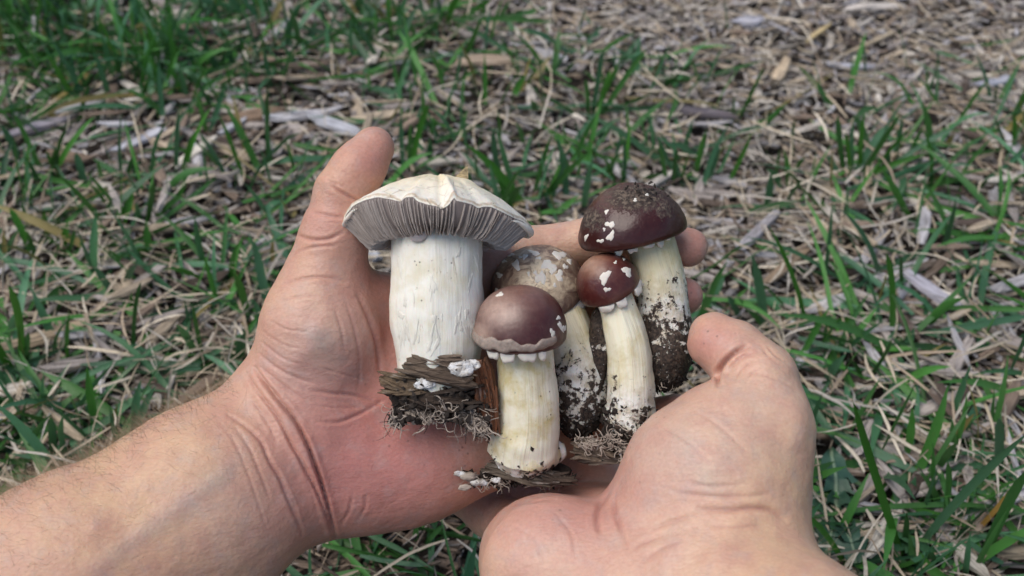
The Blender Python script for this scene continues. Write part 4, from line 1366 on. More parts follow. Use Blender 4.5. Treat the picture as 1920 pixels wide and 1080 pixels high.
def scatter_chips():
    r = np.random.default_rng(41)
    N = 32000
    x = r.uniform(-.75, .75, N * 3); y = r.uniform(.16, 1.35, N * 3)
    px, py, v = in_view(x, y, 260)
    x, y = x[v][:N], y[v][:N]
    xo = r.uniform(-1.0, 1.0, 30000); yo = r.uniform(-.2, 1.7, 30000)          # the mulch goes on beyond the frame
    keep = ~in_view(xo, yo, 260)[2]
    x = np.concatenate([x, xo[keep][:12000]]); y = np.concatenate([y, yo[keep][:12000]])
    px, py, _ = in_view(x, y)
    outer = np.arange(len(x)) >= N
    n = len(x)
    big = r.random(n) ** 2.6
    L = .006 + .030 * big; W = .0012 + .0066 * r.random(n) ** 2.0 * (.45 + .75 * big); TH = .0008 + .0026 * r.random(n)
    L = np.where(outer, L * 1.5, L); W = np.where(outer, W * 1.5, W)
    z = gz(x, y) + r.uniform(.002, .012, n)
    yaw = r.normal(0, .9, n) + (r.random(n) < .25) * r.uniform(0, math.pi, n)
    pit = r.normal(0, .16, n); rol = r.normal(0, .45, n)
    ci = r.choice(len(PALETTE), n, p=PW)
    far = (py < 330) & (px > 850) & (r.random(n) < .55)                       # sun-bleached open mulch
    ci[far] = r.choice([0, 1, 3, 5], far.sum(), p=[.25, .25, .32, .18])
    L = np.where((py < 330) & (px > 850), L * .8, L)
    low = (py > 900) & (px > 520) & (px < 1000) & (r.random(n) < .8)          # darker chip colours paint in the shade under the hands
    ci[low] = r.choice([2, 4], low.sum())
    # the ones that show largest near the camera are placed one by one, on top
    score = L * W * (px > 0) * (px < 1920) * (py > 0) * (py < 1080) * ~((px > 420) & (px < 1520) & (py > 330)) / ((y + .1) ** 1.2)
    top = np.argsort(-score)[:270]
    istop = np.zeros(n, bool); istop[top] = True
    Vs = []; Fs = []; Ls = []; Cs = []; off = 0
    tv = [t[0] for t in TEMPL]
    nvt = len(tv[0])
    cy, sy, cp, sp, cr, sr = np.cos(yaw), np.sin(yaw), np.cos(pit), np.sin(pit), np.cos(rol), np.sin(rol)
    for k, (T, f) in enumerate(TEMPL):
        m = np.where((np.arange(n) % len(TEMPL) == k) & ~istop)[0]
        p = T[None] * np.stack([L[m], W[m], TH[m]], 1)[:, None, :]
        Ls.append((p + np.stack([m * .013, m * .007, m * .0], 1)[:, None, :]).reshape(-1, 3))
        X, Y, Z = p[..., 0], p[..., 1], p[..., 2]
        Y, Z = Y * cr[m, None] - Z * sr[m, None], Y * sr[m, None] + Z * cr[m, None]
        X, Z = X * cp[m, None] + Z * sp[m, None], -X * sp[m, None] + Z * cp[m, None]
        X, Y = X * cy[m, None] - Y * sy[m, None], X * sy[m, None] + Y * cy[m, None]
        q = np.stack([X + x[m, None], Y + y[m, None], Z + z[m, None]], -1).reshape(-1, 3)
        Vs.append(q)
        col = np.array([PALETTE[c][1] for c in ci[m]]) * r.uniform(.7, 1.25, (len(m), 1))
        Cs.append(np.repeat(np.concatenate([col, np.ones((len(m), 1))], 1), nvt, 0))
        fq = np.array(f)
        Fs.append((fq[None] + (off + nvt * np.arange(len(m)))[:, None, None]).reshape(-1, 4))
        off += len(q)
    o = build('mulch', np.concatenate(Vs), np.concatenate(Fs), CHIPS, None, False, {'loc': np.concatenate(Ls), 'col': np.concatenate(Cs)})
    tag(o, 'shredded wood mulch covering the soil between the grass', 'mulch', kind='stuff')
    meshes = []
    for k, (T, f) in enumerate(TEMPL):
        me = mesh_data('wood_chip', T, f, False, {'loc': T * np.array([.025, .006, .003]) + k * .37}); me.materials.append(CHIP); meshes.append(me)
    look = {'grey': 'weathered grey brown', 'tan': 'light tan', 'brown': 'damp brown', 'pale': 'bleached cream', 'dark': 'nearly black', 'silver': 'silvery lilac'}
    Lm_, Wm_ = np.median(L[top]), np.median(W[top])
    def words(i, nm):
        size = ('long' if L[i] > Lm_ else 'short') + (' broad ' if W[i] > Wm_ else ' narrow ')
        where = ('on the open mulch beyond the dark cap' if px[i] > 850 else 'among the grass beyond the raised thumb') if py[i] < 340 else ('in the straw beside the forearm' if px[i] < 900 else 'in the straw beside the bent thumb')
        return size + look[nm] + ' wood chip ' + where
    def one(k, c, L_, W_, T_, yaw_, pit_, rol_, name, col, label, group):
        o = bpy.data.objects.new('wood_chip', meshes[k % len(meshes)])
        scene.collection.objects.link(o)
        o.matrix_world = chip_xform(c, L_, W_, T_, yaw_, pit_, rol_)
        o.color = (*col, 1)
        tag(o, label, 'wood chip', group)
        return o
    for i in top:
        nm, col = PALETTE[ci[i]]
        one(i, (x[i], y[i], z[i] + .006), L[i] * 1.15, W[i] * 1.25, TH[i] * 1.2, yaw[i], pit[i] * .6, rol[i] * .6, nm, tuple(np.array(col) * r.uniform(.8, 1.2)), words(i, nm), words(i, nm).replace('wood chip', 'wood chips'))
    # the ones the photograph singles out: pixel centre, length px, image angle, width px
    special = [
        (1465, 132, 62, 62, 26, (.66, .52, .36), 'short blocky cream chip standing out on bare mulch beyond the dark mushroom'),
        (262, 274, 100, 27, 24, (.60, .60, .66), 'bright bluish white splinter among mulch beyond the raised thumb'),
        (545, 226, 96, 5, 30, (.56, .55, .58), 'curled silvery bark shred in mulch just past the raised thumb'),
        (622, 248, 105, -18, 26, (.52, .53, .58), 'broad silvery splinter lying beside the tip of the raised thumb'),
        (438, 247, 58, 30, 20, (.58, .58, .62), 'small white splinter between grass blades near the raised thumb'),
        (222, 243, 64, 2, 14, (.56, .56, .60), 'thin white sliver in the mulch behind the bright bluish splinter'),
        (72, 232, 120, 16, 26, (.36, .33, .37), 'wide lilac grey chip beside the upright dark grass tuft'),
        (905, 128, 100, 4, 34, (.40, .31, .23), 'thick two toned chip half buried beyond the white mushroom'),
        (80, 622, 190, 18, 34, (.46, .36, .25), 'long tan stick under grass beside the forearm'),
        (1420, 440, 100, 46, 24, (.42, .40, .42), 'silvery chip leaning beside the fingertips under the dark mushroom'),
        (1750, 548, 120, -32, 36, (.42, .41, .47), 'wide pale lilac chip lying among the straw'),
        (1472, 505, 105, 42, 26, (.34, .25, .17), 'brown splinter crossing the mulch beside the bent thumb'),
        (1228, 335, 72, 28, 17, (.62, .57, .52), 'pale sliver lying right behind the dark cap'),
        (1300, 212, 130, -7, 20, (.17, .15, .17), 'dark slate coloured stick lying across the mulch beyond the dark cap'),
        (362, 525, 62, -50, 28, (.38, .33, .31), 'square grey chip between straw beside the wrist'),
        (1402, 45, 58, 8, 30, (.46, .46, .52), 'blocky lilac chip far out on the bare mulch'),
        (1535, 60, 66, 38, 13, (.60, .47, .25), 'yellowish forked splinter far out on the bare mulch'),
        (1640, 4, 110, 4, 20, (.66, .60, .54), 'large pale chip on the farthest bare mulch'),
        (1625, 80, 110, 26, 10, (.52, .43, .30), 'thin straw coloured twig on the bare mulch'),
        (700, 478, 34, -60, 26, (.58, .60, .66), 'bluish white chip seen between the thumb and the white mushroom stem'),
        (1595, 120, 86, -2, 15, (.46, .46, .52), 'slim bluish grey chip on the bare mulch'),
        (1865, 150, 66, 15, 22, (.44, .46, .54), 'bluish chip lying behind a lone grass sprout'),
        (130, 300, 70, -12, 30, (.24, .17, .12), 'flat brown bark flake under the grass'),
        (470, 225, 100, 12, 34, (.26, .18, .125), 'broad brown bark flake beyond the raised thumb'),
    ]
    for k, (cx, cy_, Lp, ang, wp, col, lab) in enumerate(special):
        a = math.radians(ang)
        p0 = G(cx - .5 * Lp * math.cos(a), cy_ + .5 * Lp * math.sin(a), .012); p1 = G(cx + .5 * Lp * math.cos(a), cy_ - .5 * Lp * math.sin(a), .012)
        c = (p0 + p1) / 2; dv = p1 - p0
        d = (c - CAM) @ FW
        Lm = min(np.linalg.norm(dv), Lp * d / FPX * 1.5); Wm = max(wp * d / FPX * (1.15 if abs(ang) < 30 else 1.0), .003)
        c[2] = gz(np.array([c[0]]), np.array([c[1]]))[0] + .0145
        one(k * 3 + 1, c, Lm, Wm, min(Wm * .5, .004), math.atan2(dv[1], dv[0]), .03, .1, '', col, lab, None)
scatter_chips()

def ribbon(path, widths, side, fold=.25):
    """blade cross-section of three points; path (n,3), side (n,3) unit"""
    n = len(path)
    tang = np.gradient(path, axis=0); tang /= np.linalg.norm(tang, axis=1)[:, None] + 1e-9
    nr = np.cross(tang, side); nr /= np.linalg.norm(nr, axis=1)[:, None] + 1e-9
    V = np.stack([path - side * widths[:, None], path - nr * (widths * fold)[:, None], path + side * widths[:, None]], 1).reshape(-1, 3)
    f = []
    for j in range(n - 1):
        a = 3 * j
        f += [(a, a + 1, a + 4, a + 3), (a + 1, a + 2, a + 5, a + 4)]
    t = np.linspace(0, 1, n)
    uv = np.stack([np.tile([-1, 0, 1], n), np.repeat(t, 3), np.zeros(3 * n)], 1)
    return V, f, uv

def ribbons_bulk(r, base, heading, length, width, phi0, phi1, droop, seg, curl=0.0):
    """vectorised blades; phi = angle from vertical"""
    n = len(base)
    s = np.linspace(0, 1, seg)
    phi = phi0[:, None] + (phi1 - phi0)[:, None] * s ** droop
    hd = heading[:, None] + curl * r.normal(0, 1, (n, 1)) * s
    ds = length[:, None] / (seg - 1)
    dx = np.sin(phi) * np.cos(hd) * ds; dy = np.sin(phi) * np.sin(hd) * ds; dz = np.cos(phi) * ds
    cx = np.cumsum(dx, 1) - dx; cyy = np.cumsum(dy, 1) - dy; cz = np.cumsum(dz, 1) - dz
    path = np.stack([base[:, 0:1] + cx, base[:, 1:2] + cyy, base[:, 2:3] + cz], -1)
    g = gz(path[..., 0], path[..., 1])
    path[..., 2] = np.maximum(path[..., 2], g + .009 + .004 * r.random((n, 1)))
    tang = np.stack([np.sin(phi) * np.cos(hd), np.sin(phi) * np.sin(hd), np.cos(phi)], -1)
    tw = r.normal(0, .7, (n, 1)) + r.normal(0, .5, (n, 1)) * s
    s0 = np.stack([-np.sin(hd), np.cos(hd), np.zeros_like(hd)], -1)
    n0 = np.cross(tang, s0)
    side = s0 * np.cos(tw)[..., None] + n0 * np.sin(tw)[..., None]
    nr = np.cross(tang, side)
    prof = np.clip(np.minimum(.55 + 2.2 * s, (1.02 - s) * 3.2), .06, 1)
    w = (width[:, None] * prof)[..., None] * .5
    V = np.stack([path - side * w, path - nr * w * .3, path + side * w], 2)
    V = V.reshape(n, seg * 3, 3)
    fl = []
    for j in range(seg - 1):
        a = 3 * j; fl += [(a, a + 1, a + 4, a + 3), (a + 1, a + 2, a + 5, a + 4)]
    F = (np.array(fl)[None] + (np.arange(n) * seg * 3)[:, None, None]).reshape(-1, 4)
    uv = np.stack([np.tile([-1, 0, 1], seg), np.repeat(s, 3), np.zeros(3 * seg)], 1)
    UVv = np.tile(uv, (n, 1)) + np.repeat(np.stack([np.zeros(n), np.zeros(n), r.uniform(0, 50, n)], 1), seg * 3, 0)
    return V.reshape(-1, 3), F, UVv, seg * 3

def blob(px, py, lst):
    d = np.zeros_like(px)
    for (x, y, rx, ry, a) in lst:
        d = np.maximum(d, a * np.exp(-((px - x) / rx) ** 2 - ((py - y) / ry) ** 2))
    return d

def outside(px, py): return (px < -40) | (px > 1960) | (py < -30) | (py > 1120)

GREENS = np.array([(.055, .125, .070), (.045, .135, .025), (.038, .090, .055), (.065, .165, .040), (.070, .150, .100), (.040, .100, .030)])
def scatter_grass():
    r = np.random.default_rng(52)
    n0 = 115000
    x = r.uniform(-1, 1, n0); y = r.uniform(-.2, 1.7, n0)
    px, py, v = in_view(x, y, 330); v = v | True
    den = blob(px, py, [(120, 60, 420, 170, 1.35), (520, 60, 300, 130, .9), (60, 420, 330, 190, .55), (350, 470, 260, 150, .5), (100, 780, 420, 230, .8), (330, 640, 220, 150, .45),
                        (860, 70, 120, 60, .5), (1110, 220, 190, 90, .5), (940, 330, 200, 90, .5), (800, 290, 70, 60, .6), (1630, 330, 190, 90, .75), (1850, 330, 160, 130, .6), (1880, 480, 200, 120, .6),
                        (1720, 680, 300, 150, .60), (1750, 930, 330, 260, .95), (1450, 600, 120, 80, .3), (1250, 330, 150, 70, .35), (750, 1010, 300, 140, .45), (1340, 640, 120, 120, .3)])
    den = np.where(outside(px, py) & (px < 1000), np.maximum(den * .6, .25), den)
    den = np.where(outside(px, py) & (px >= 1000) & (py > 300), np.maximum(den * .6, .25), den)
    den = den * (1 - .95 * np.exp(-((px - 1572) / 75) ** 2 - ((py - 945) / 120) ** 2))
    clump = np.clip(.5 + 1.1 * noise(np.stack([x, y, 0 * x], 1), 24, 9), .05, 1.3)
    keep = v & (r.random(n0) < den * clump * .80)
    x, y, px, py = x[keep], y[keep], px[keep], py[keep]
    n = len(x)
    base = np.stack([x, y, gz(x, y) - .002], 1)
    flat = r.random(n) < np.clip(.35 + .35 * (py > 450), 0, 1)
    L = np.where(flat, r.uniform(.035, .10, n), r.uniform(.022, .066, n))
    W = r.uniform(.0022, .0054, n) * np.where(r.random(n) < .2, .6, 1)
    phi0 = np.where(flat, r.uniform(.8, 1.4, n), np.abs(r.normal(.25, .22, n)))
    phi1 = np.where(flat, r.uniform(1.45, 1.9, n), phi0 + np.abs(r.normal(.35, .45, n)))
    V, F, UVv, k = ribbons_bulk(r, base, r.uniform(0, 2 * math.pi, n), L, W, phi0, phi1, 1.4, 7, .25)
    col = GREENS[r.integers(0, len(GREENS), n)] * r.uniform(.85, 1.55, (n, 1)) * np.array((.82, 1.12, .86))
    yel = r.random(n) < .06
    col[yel] = np.array((.26, .20, .07)) * r.uniform(.7, 1.2, (yel.sum(), 1))
    Cc = np.repeat(np.concatenate([col, np.ones((n, 1))], 1), k, 0)
    o = build('grass', V, F, BLADES, None, True, {'buv': UVv, 'col': Cc})
    tag(o, 'thin green lawn grass growing through the wood mulch', 'grass', kind='stuff')
    print('grass blades', n)
    # dead straw
    n0 = 115000
    x = r.uniform(-1, 1, n0); y = r.uniform(-.2, 1.7, n0)
    px, py, v = in_view(x, y, 330); v = v | True
    den = .16 + blob(px, py, [(300, 500, 420, 170, .6), (150, 800, 420, 200, .95), (350, 660, 300, 140, .8), (1700, 560, 320, 200, .7), (1750, 860, 330, 240, 1.0), (1560, 420, 220, 100, .5), (1350, 200, 500, 140, .22), (700, 1020, 300, 120, .1), (1300, 700, 160, 120, .6)])
    keep = v & (r.random(n0) < den * .66 * np.clip(.6 + .9 * noise(np.stack([x, y, 0 * x], 1), 20, 19), .1, 1.3))
    x, y = x[keep], y[keep]; n = len(x)
    base = np.stack([x, y, gz(x, y) + r.uniform(.004, .024, n)], 1)
    L = r.uniform(.012, .062, n); W = r.uniform(.0005, .0019, n)
    phi0 = r.normal(1.45, .22, n); phi1 = r.normal(1.62, .25, n)
    V, F, UVv, k = ribbons_bulk(r, base, r.uniform(0, 2 * math.pi, n), L, W, phi0, phi1, 1.0, 6, .45)
    V = V + (.0015 * fbm(V, 60, 71))[:, None] * np.array((1, 1, .6))
    pal = np.array([(.55, .47, .35), (.47, .39, .28), (.64, .57, .46), (.36, .28, .20), (.52, .48, .42)])
    col = pal[r.integers(0, len(pal), n)] * r.uniform(.7, 1.15, (n, 1))
    Cc = np.repeat(np.concatenate([col, np.ones((n, 1))], 1), k, 0)
    t = NT('straw')
    c = t.attr('col', 'Color')
    nn = t.noise(t.scale(t.attr('buv', 'Vector'), (2, 14, 1)), 1.0, 3)
    t.p(Base_Color=t.mix(t.math('MULTIPLY', t.ramp(nn, [(.4, 0), (.7, 1)]), .45), c, (.17, .12, .08)), Roughness=.65)
    o = build('straw', V, F, t.m, None, True, {'buv': UVv, 'col': Cc})
    tag(o, 'dead straw coloured grass strewn over the mulch', 'straw', kind='stuff')
    print('straw', n)
scatter_grass()

# grass the photograph lets you pick out: base pixel, tip pixel, width px, kind (u upright, f lying flat), colour
BG = (.040, .165, .016); BLUE = (.046, .125, .068); DG = (.020, .075, .018); MG = (.042, .140, .030)
TUFTS = [
    ('upright pair of grass blades just behind the raised thumb', [(758, 335, 752, 213, 10, 'u', BLUE), (770, 335, 803, 195, 12, 'u', BG), (768, 338, 770, 232, 10, 'u', MG), (775, 338, 830, 290, 8, 'u', MG)]),
    ('tall fanning grass tuft on the mulch beyond the mottled mushroom', [(1108, 232, 1130, 92, 10, 'u', BLUE), (1112, 235, 1166, 108, 13, 'u', BG), (1120, 232, 1212, 92, 11, 'u', MG), (1104, 232, 1098, 148, 9, 'u', MG), (1100, 236, 1018, 180, 8, 'u', DG), (1112, 236, 1145, 130, 9, 'u', BG), (1125, 236, 1250, 200, 10, 'f', BLUE), (1120, 240, 1230, 172, 8, 'f', MG)]),
    ('two dark grass blades leaning beside the pale mulch beyond the dark cap', [(1226, 192, 1312, 102, 11, 'u', DG), (1230, 196, 1340, 150, 8, 'f', MG)]),
    ('grass tuft rising behind the rim of the white cap', [(985, 400, 870, 268, 15, 'u', BG), (955, 385, 925, 243, 12, 'u', BLUE), (1000, 380, 1035, 250, 9, 'u', MG), (1015, 385, 1112, 278, 10, 'u', MG), (970, 390, 905, 300, 9, 'u', BG), (1030, 388, 1060, 300, 8, 'u', BLUE), (1010, 392, 1092, 292, 12, 'u', BG)]),
    ('thin grass sprig between the white cap and the dark cap', [(1165, 348, 1182, 232, 9, 'u', BG), (1172, 350, 1170, 262, 7, 'u', BLUE), (1155, 350, 1130, 290, 7, 'u', MG)]),
    ('thin grass sprig just behind the dark cap', [(1252, 352, 1234, 262, 9, 'u', MG), (1262, 352, 1270, 280, 9, 'u', DG), (1275, 348, 1292, 286, 7, 'u', BG), (1282, 352, 1262, 300, 7, 'u', BLUE)]),
    ('lone grass blade pair on mulch past the dark slate stick', [(1382, 232, 1432, 126, 10, 'u', BG), (1372, 240, 1378, 180, 7, 'u', DG)]),
    ('single leaning grass blade on open mulch', [(1562, 208, 1498, 124, 10, 'u', MG)]),
    ('sparse grass sprigs in the mulch beside the dark cap', [(1362, 345, 1408, 252, 9, 'u', BG), (1326, 345, 1348, 272, 11, 'u', BLUE), (1452, 340, 1462, 280, 6, 'u', MG), (1490, 300, 1492, 220, 6, 'u', DG)]),
    ('bushy green grass tuft at the edge of the open mulch', [(1582, 345, 1570, 216, 11, 'u', DG), (1598, 345, 1602, 222, 11, 'u', BLUE), (1612, 345, 1621, 210, 10, 'u', BG), (1592, 348, 1660, 236, 16, 'u', BLUE), (1606, 350, 1690, 212, 12, 'u', MG), (1602, 352, 1742, 288, 11, 'u', BG), (1575, 350, 1548, 290, 12, 'u', BLUE), (1590, 350, 1585, 250, 9, 'u', BG), (1620, 350, 1728, 220, 8, 'u', BG), (1610, 355, 1700, 300, 10, 'f', BG), (1640, 350, 1790, 240, 11, 'u', BLUE)]),
    ('small two bladed grass sprout on open mulch', [(1858, 204, 1829, 102, 11, 'u', BLUE), (1866, 204, 1914, 116, 9, 'u', MG), (1862, 206, 1870, 160, 6, 'u', DG)]),
    ('grass tuft beside the bushy tuft at the edge of the lawn', [(1888, 312, 1862, 214, 11, 'u', DG), (1895, 312, 1903, 216, 10, 'u', BG), (1770, 322, 1862, 246, 11, 'u', DG), (1900, 330, 1920, 270, 12, 'u', BLUE), (1880, 315, 1800, 290, 9, 'f', MG)]),
    ('stiff grass tuft left of the raised thumb', [(336, 352, 335, 204, 10, 'u', BLUE), (347, 356, 367, 246, 11, 'u', BG), (433, 362, 372, 246, 10, 'u', BLUE), (462, 356, 412, 218, 9, 'u', BG), (352, 358, 396, 200, 8, 'u', BG)]),
    ('tall lone dark grass blade beside the raised thumb', [(504, 320, 501, 165, 9, 'u', DG)]),
    ('short grass sprigs beside the base of the raised thumb', [(556, 345, 536, 262, 9, 'u', BG), (600, 350, 610, 290, 8, 'u', BLUE), (640, 330, 548, 268, 10, 'f', MG)]),
    ('dark green grass tuft beside the lilac grey chip', [(100, 350, 103, 274, 11, 'u', DG), (84, 338, 26, 212, 11, 'u', MG), (104, 342, 178, 218, 13, 'u', BG), (40, 312, 0, 232, 14, 'u', BLUE), (112, 345, 125, 240, 8, 'u', DG), (150, 250, 168, 160, 9, 'u', DG)]),
    ('grass blades with cut tips on the mulch in front of the bluish splinter', [(166, 368, 142, 286, 16, 'u', BLUE), (253, 362, 262, 300, 14, 'u', BLUE), (288, 366, 290, 296, 11, 'u', MG), (244, 362, 252, 288, 9, 'u', DG)]),
    ('bright blade with a square cut tip above the long tan stick', [(68, 498, 18, 390, 14, 'u', BG), (75, 500, 50, 430, 9, 'u', MG)]),
    ('broad upright blade beside the long tan stick', [(32, 690, 16, 536, 17, 'u', BG), (28, 700, -20, 620, 16, 'u', BG), (42, 700, 54, 622, 14, 'u', DG), (36, 690, 38, 640, 12, 'u', MG)]),
    ('cropped grass clump with brown cut tips', [(122, 492, 127, 416, 14, 'u', BG), (104, 470, 112, 404, 14, 'u', DG), (98, 460, 84, 396, 12, 'u', BG), (130, 490, 140, 430, 9, 'u', MG)]),
    ('grass tuft between the cropped clump and the wrist', [(226, 456, 250, 360, 17, 'u', BG), (282, 442, 288, 342, 12, 'u', DG), (290, 440, 342, 364, 11, 'u', MG), (232, 458, 220, 390, 10, 'u', MG), (275, 444, 256, 380, 9, 'u', BLUE)]),
    ('arching grass blade lying over straw', [(176, 566, -10, 484, 12, 'f', BLUE)]),
    ('wide blade stub with pale cut tip over straw', [(232, 582, 178, 502, 16, 'u', BLUE), (238, 566, 258, 494, 13, 'u', BLUE), (250, 600, 246, 548, 8, 'u', MG)]),
    ('broad bluish blade standing against the wrist side of the thumb', [(508, 602, 477, 452, 18, 'u', BLUE), (490, 640, 474, 560, 14, 'u', BLUE)]),
    ('flat bluish blade over the straw beside the wrist', [(450, 602, 264, 596, 10, 'f', BLUE)]),
    ('crooked thin blade standing in straw beside the wrist', [(386, 700, 361, 570, 9, 'u', MG), (253, 684, 264, 528, 8, 'u', DG)]),
    ('long wide green blade pointing at the forearm', [(242, 816, 76, 696, 23, 'f', MG)]),
    ('pointed blade standing on the edge of the forearm', [(250, 832, 291, 724, 15, 'u', BLUE)]),
    ('pale bluish blade lying over straw above the forearm', [(382, 710, 148, 684, 12, 'f', BLUE), (384, 716, 300, 690, 9, 'f', BLUE)]),
    ('upright blade emerging beside the forearm', [(132, 872, 119, 776, 14, 'u', BLUE), (104, 868, 96, 786, 15, 'u', BLUE)]),
    ('long blade crossing the straw near the long tan stick', [(-10, 722, 128, 650, 12, 'f', BLUE)]),
    ('curved blades lying at the edge of the forearm', [(122, 884, 18, 850, 11, 'f', BLUE), (172, 858, 100, 866, 11, 'f', BLUE), (70, 890, -10, 862, 12, 'f', MG)]),
    ('dark square ended blade beside the bent thumb', [(1434, 622, 1410, 478, 19, 'u', BLUE), (1440, 622, 1382, 556, 12, 'u', MG), (1386, 604, 1364, 556, 14, 'u', BLUE)]),
    ('thin pale tipped blade rising beside the fingertips', [(1332, 588, 1358, 518, 13, 'u', BLUE), (1352, 590, 1402, 540, 9, 'u', BG)]),
    ('thin bright blade arching over the mulch beside the bent thumb', [(1512, 614, 1440, 422, 9, 'u', BG)]),
    ('long bluish blade lying across the straw', [(1700, 624, 1566, 470, 16, 'f', BLUE)]),
    ('leaning grass blade over the bare mulch edge', [(1650, 538, 1572, 390, 12, 'u', BLUE)]),
    ('upright bright blade with a yellow joint', [(1668, 644, 1662, 474, 13, 'u', BG), (1692, 568, 1690, 480, 9, 'u', DG)]),
    ('dark folded bundle of blades beside the bent thumb', [(1466, 642, 1582, 584, 21, 'f', DG), (1520, 634, 1606, 592, 15, 'f', BG), (1490, 660, 1600, 660, 12, 'f', BLUE), (1500, 640, 1620, 648, 10, 'f', DG)]),
    ('long pale blade crossing the straw', [(1738, 660, 1930, 592, 15, 'f', BLUE), (1760, 610, 1930, 580, 12, 'f', MG)]),
    ('arched bright blade between straw stems', [(1606, 684, 1716, 652, 13, 'f', BG), (1640, 700, 1660, 640, 9, 'u', DG)]),
    ('pointed bluish blade above the open straw', [(1545, 728, 1586, 664, 17, 'u', BLUE), (1616, 720, 1592, 672, 10, 'u', DG), (1622, 720, 1672, 636, 10, 'u', DG)]),
    ('flat blade lying in front of the open mulch', [(1394, 426, 1502, 375, 14, 'f', DG), (1690, 400, 1620, 375, 12, 'f', BLUE)]),
    ('tall bright green blade standing beside the dandelion leaf', [(1688, 1048, 1600, 754, 16, 'u', BG)]),
    ('brown tipped blade in the thick straw', [(1760, 972, 1722, 884, 13, 'u', MG)]),
    ('long bluish blade sweeping through the straw', [(1712, 1040, 1930, 810, 17, 'u', BLUE)]),
    ('square ended bluish blade standing in straw', [(1866, 908, 1873, 784, 18, 'u', BLUE)]),
    ('grass blades crossing beside the dandelion leaf', [(1816, 1016, 1698, 948, 14, 'f', BG), (1700, 924, 1536, 800, 20, 'f', BLUE), (1870, 1078, 1810, 1010, 12, 'f', BLUE), (1840, 980, 1526, 970, 11, 'f', MG)]),
    ('broad blade with an orange withered edge', [(1840, 1060, 1926, 880, 28, 'u', MG), (1818, 1010, 1918, 890, 10, 'u', (.36, .20, .05))]),
    ('dark broad blade with a pale cut tip', [(1792, 846, 1818, 784, 22, 'u', BLUE), (1740, 910, 1794, 830, 15, 'u', MG), (1745, 915, 1850, 870, 14, 'f', BLUE)]),
    ('thin bright blade beside the hairy wrist', [(1585, 1076, 1512, 964, 11, 'u', BG), (1700, 1075, 1555, 1064, 13, 'f', BLUE)]),
    ('bluish blade leaning on the knuckle of the bent thumb', [(1526, 772, 1556, 716, 15, 'u', BLUE)]),
    ('long thin twisted blade standing in the thick straw', [(1764, 1000, 1777, 866, 12, 'u', MG), (1690, 1045, 1700, 960, 12, 'u', DG)]),
    ('grass blades lying in the shade under the wrists', [(610, 1052, 735, 1048, 12, 'f', MG), (790, 1040, 830, 985, 10, 'u', DG), (680, 1075, 800, 1060, 10, 'f', BLUE)]),
    ('loose green grass tuft far off at the lawn edge', [(838, 75, 870, -20, 12, 'u', BG), (850, 78, 920, 0, 13, 'u', BG), (830, 76, 760, 110, 12, 'f', MG), (850, 80, 1040, 42, 10, 'f', MG), (858, 82, 960, 100, 11, 'f', BLUE), (832, 72, 822, 0, 11, 'u', BLUE), (845, 70, 845, 0, 11, 'u', BG)]),
]

def traced_blade(parent, bx, by, tx, ty, w, kind, col, r):
    B = G(bx, by, .0); B[2] = gz(np.array([B[0]]), np.array([B[1]]))[0] + .004
    d = (B - CAM) @ FW
    if kind == 'u':
        ray = P(tx, ty, 1) - CAM
        lean = r.normal(0, .006)
        t = (B[1] + lean - CAM[1]) / ray[1]
        Tp = CAM + ray * t
    else:
        Tp = G(tx, ty, .018)
    L = np.linalg.norm(Tp - B)
    n = 9
    ctrl = (B + Tp) / 2 + np.array((0, 0, 1)) * L * (.10 if kind == 'u' else .12) + r.normal(0, .05, 3) * L * np.array((1, .6, .2))
    if kind == 'f': B[2] += .012
    s = np.linspace(0, 1, n)[:, None]
    path = (1 - s) ** 2 * B + 2 * s * (1 - s) * ctrl + s ** 2 * Tp
    tang = np.gradient(path, axis=0); tang /= np.linalg.norm(tang, axis=1)[:, None]
    tw = r.normal(0, .45)
    side = np.cross(tang, path - CAM); side /= np.linalg.norm(side, axis=1)[:, None]
    nr = np.cross(side, tang)
    a = tw + r.normal(0, .4) * s
    side = side * np.cos(a) + nr * np.sin(a)
    prof = np.clip(np.minimum(.6 + 2 * s[:, 0], (1.0 - s[:, 0]) * r.choice([3.0, 6.0]) + .06), .06, 1)
    W = w * d / FPX * .5 * .92 * prof
    V, f, uv = ribbon(path, W, side, .3)
    uv[:, 2] += r.uniform(0, 50)
    o = build('blade', V, f, BLADE, parent, True, {'buv': uv})
    o.color = (*(np.array(col) * r.uniform(.95, 1.4)), 1)

def make_tufts():
    r = np.random.default_rng(77)
    for lab, blades in TUFTS:
        b = blades[0]
        g0 = G(b[0], b[1], 0.0)
        root = thing('grass_tuft', lab, 'grass', g0)
        for q in blades:
            traced_blade(root, *q, r)
make_tufts()

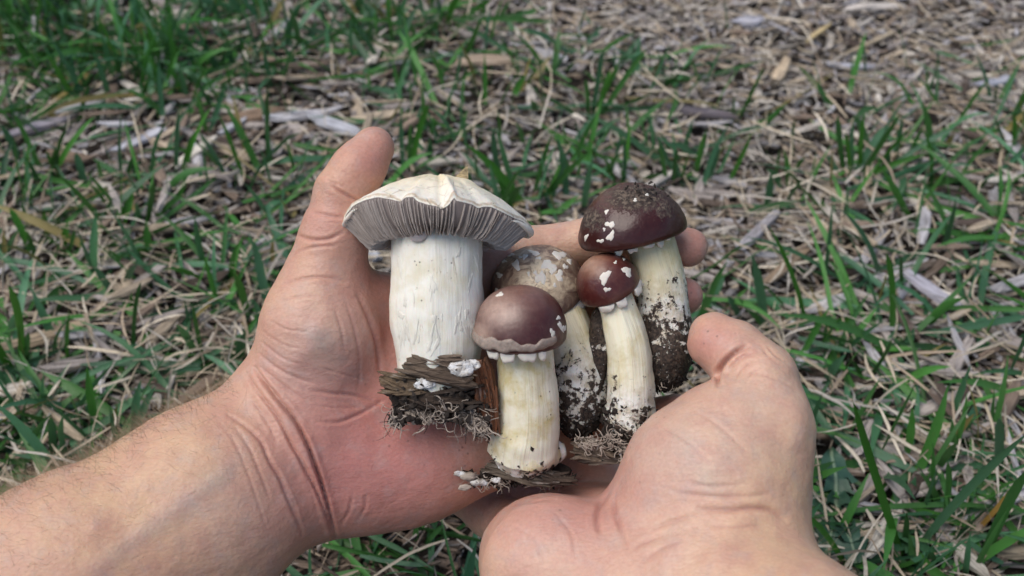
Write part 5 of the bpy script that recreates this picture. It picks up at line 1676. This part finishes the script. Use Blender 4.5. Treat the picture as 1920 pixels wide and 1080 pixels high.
def dandelion():
    root = thing('dandelion', 'toothed dandelion leaf lying in the grass beside the wrist', 'plant', G(1570, 985, 0))
    t = NT('dandelion_leaf'); o = t.obj()
    n = t.noise(o, 180, 4)
    mid = t.ramp(t.math('ABSOLUTE', t.attr('across')), [(.04, 1), (.09, 0)])
    c = t.mix(t.ramp(n, [(.35, 0), (.7, 1)]), (.026, .072, .045), (.040, .095, .055))
    c = t.mix(t.math('MULTIPLY', mid, .8), c, (.20, .28, .18))
    t.p(Base_Color=c, Roughness=.5); t.bump(t.math('ADD', n, mid), .5, .001)
    def leaf(base, tip, half, up):
        p0, p1 = G(*base, .012), G(*tip, up)
        # half-width along the leaf: toothed lobes pointing back to the base
        L = 40
        ax = p1 - p0; ln = np.linalg.norm(ax); ax = ax / ln
        s = unit(np.cross(ax, (0, 0, 1))); nz = np.cross(s, ax)
        V = []; ac = []
        for j in range(L):
            v = j / (L - 1)
            lobe = np.interp(v, [0, .18, .22, .34, .36, .50, .52, .62, .66, .85, 1], [.10, .13, .55, .22, .95, .40, .34, .95, .80, .42, .02])
            for k, u in enumerate((-1, -.5, 0, .5, 1)):
                w = half * lobe * u
                back = -abs(u) * half * .35 * (lobe > .5)
                V.append(p0 + ax * (v * ln + back) + s * w + nz * (.003 * abs(u) * math.sin(7 * v) + .010 * math.sin(math.pi * v) - .003 * (1 - abs(u))))
                ac.append(u * max(lobe, .1))
        build('leaf', np.array(V), grid_faces(5, L, False), t.m, root, True, {'across': np.array(ac)})
    leaf((1566, 985), (1558, 840), .012, .022)
    leaf((1572, 990), (1610, 1075), .010, .014)
    leaf((1560, 990), (1545, 1050), .009, .012)
dandelion()

V_, f_ = lump(P(1128, 640, .386), R_(60, .386), 171, (.42, 1.25, .3), .35, 16)
cl = tag(build('soil_clod', V_, f_, m_stem('clod', (.50, .46, .42), .3, .1, 1.6, .3), None, True, {'t': np.full(len(V_), .80), 'suv': V_ * 9}, origin=P(1128, 715, .386)),
    'dark soil clod wedged between the mottled and the slender mushroom stems', 'soil')

for o in scene.objects:
    if '_wo' in o: del o['_wo']
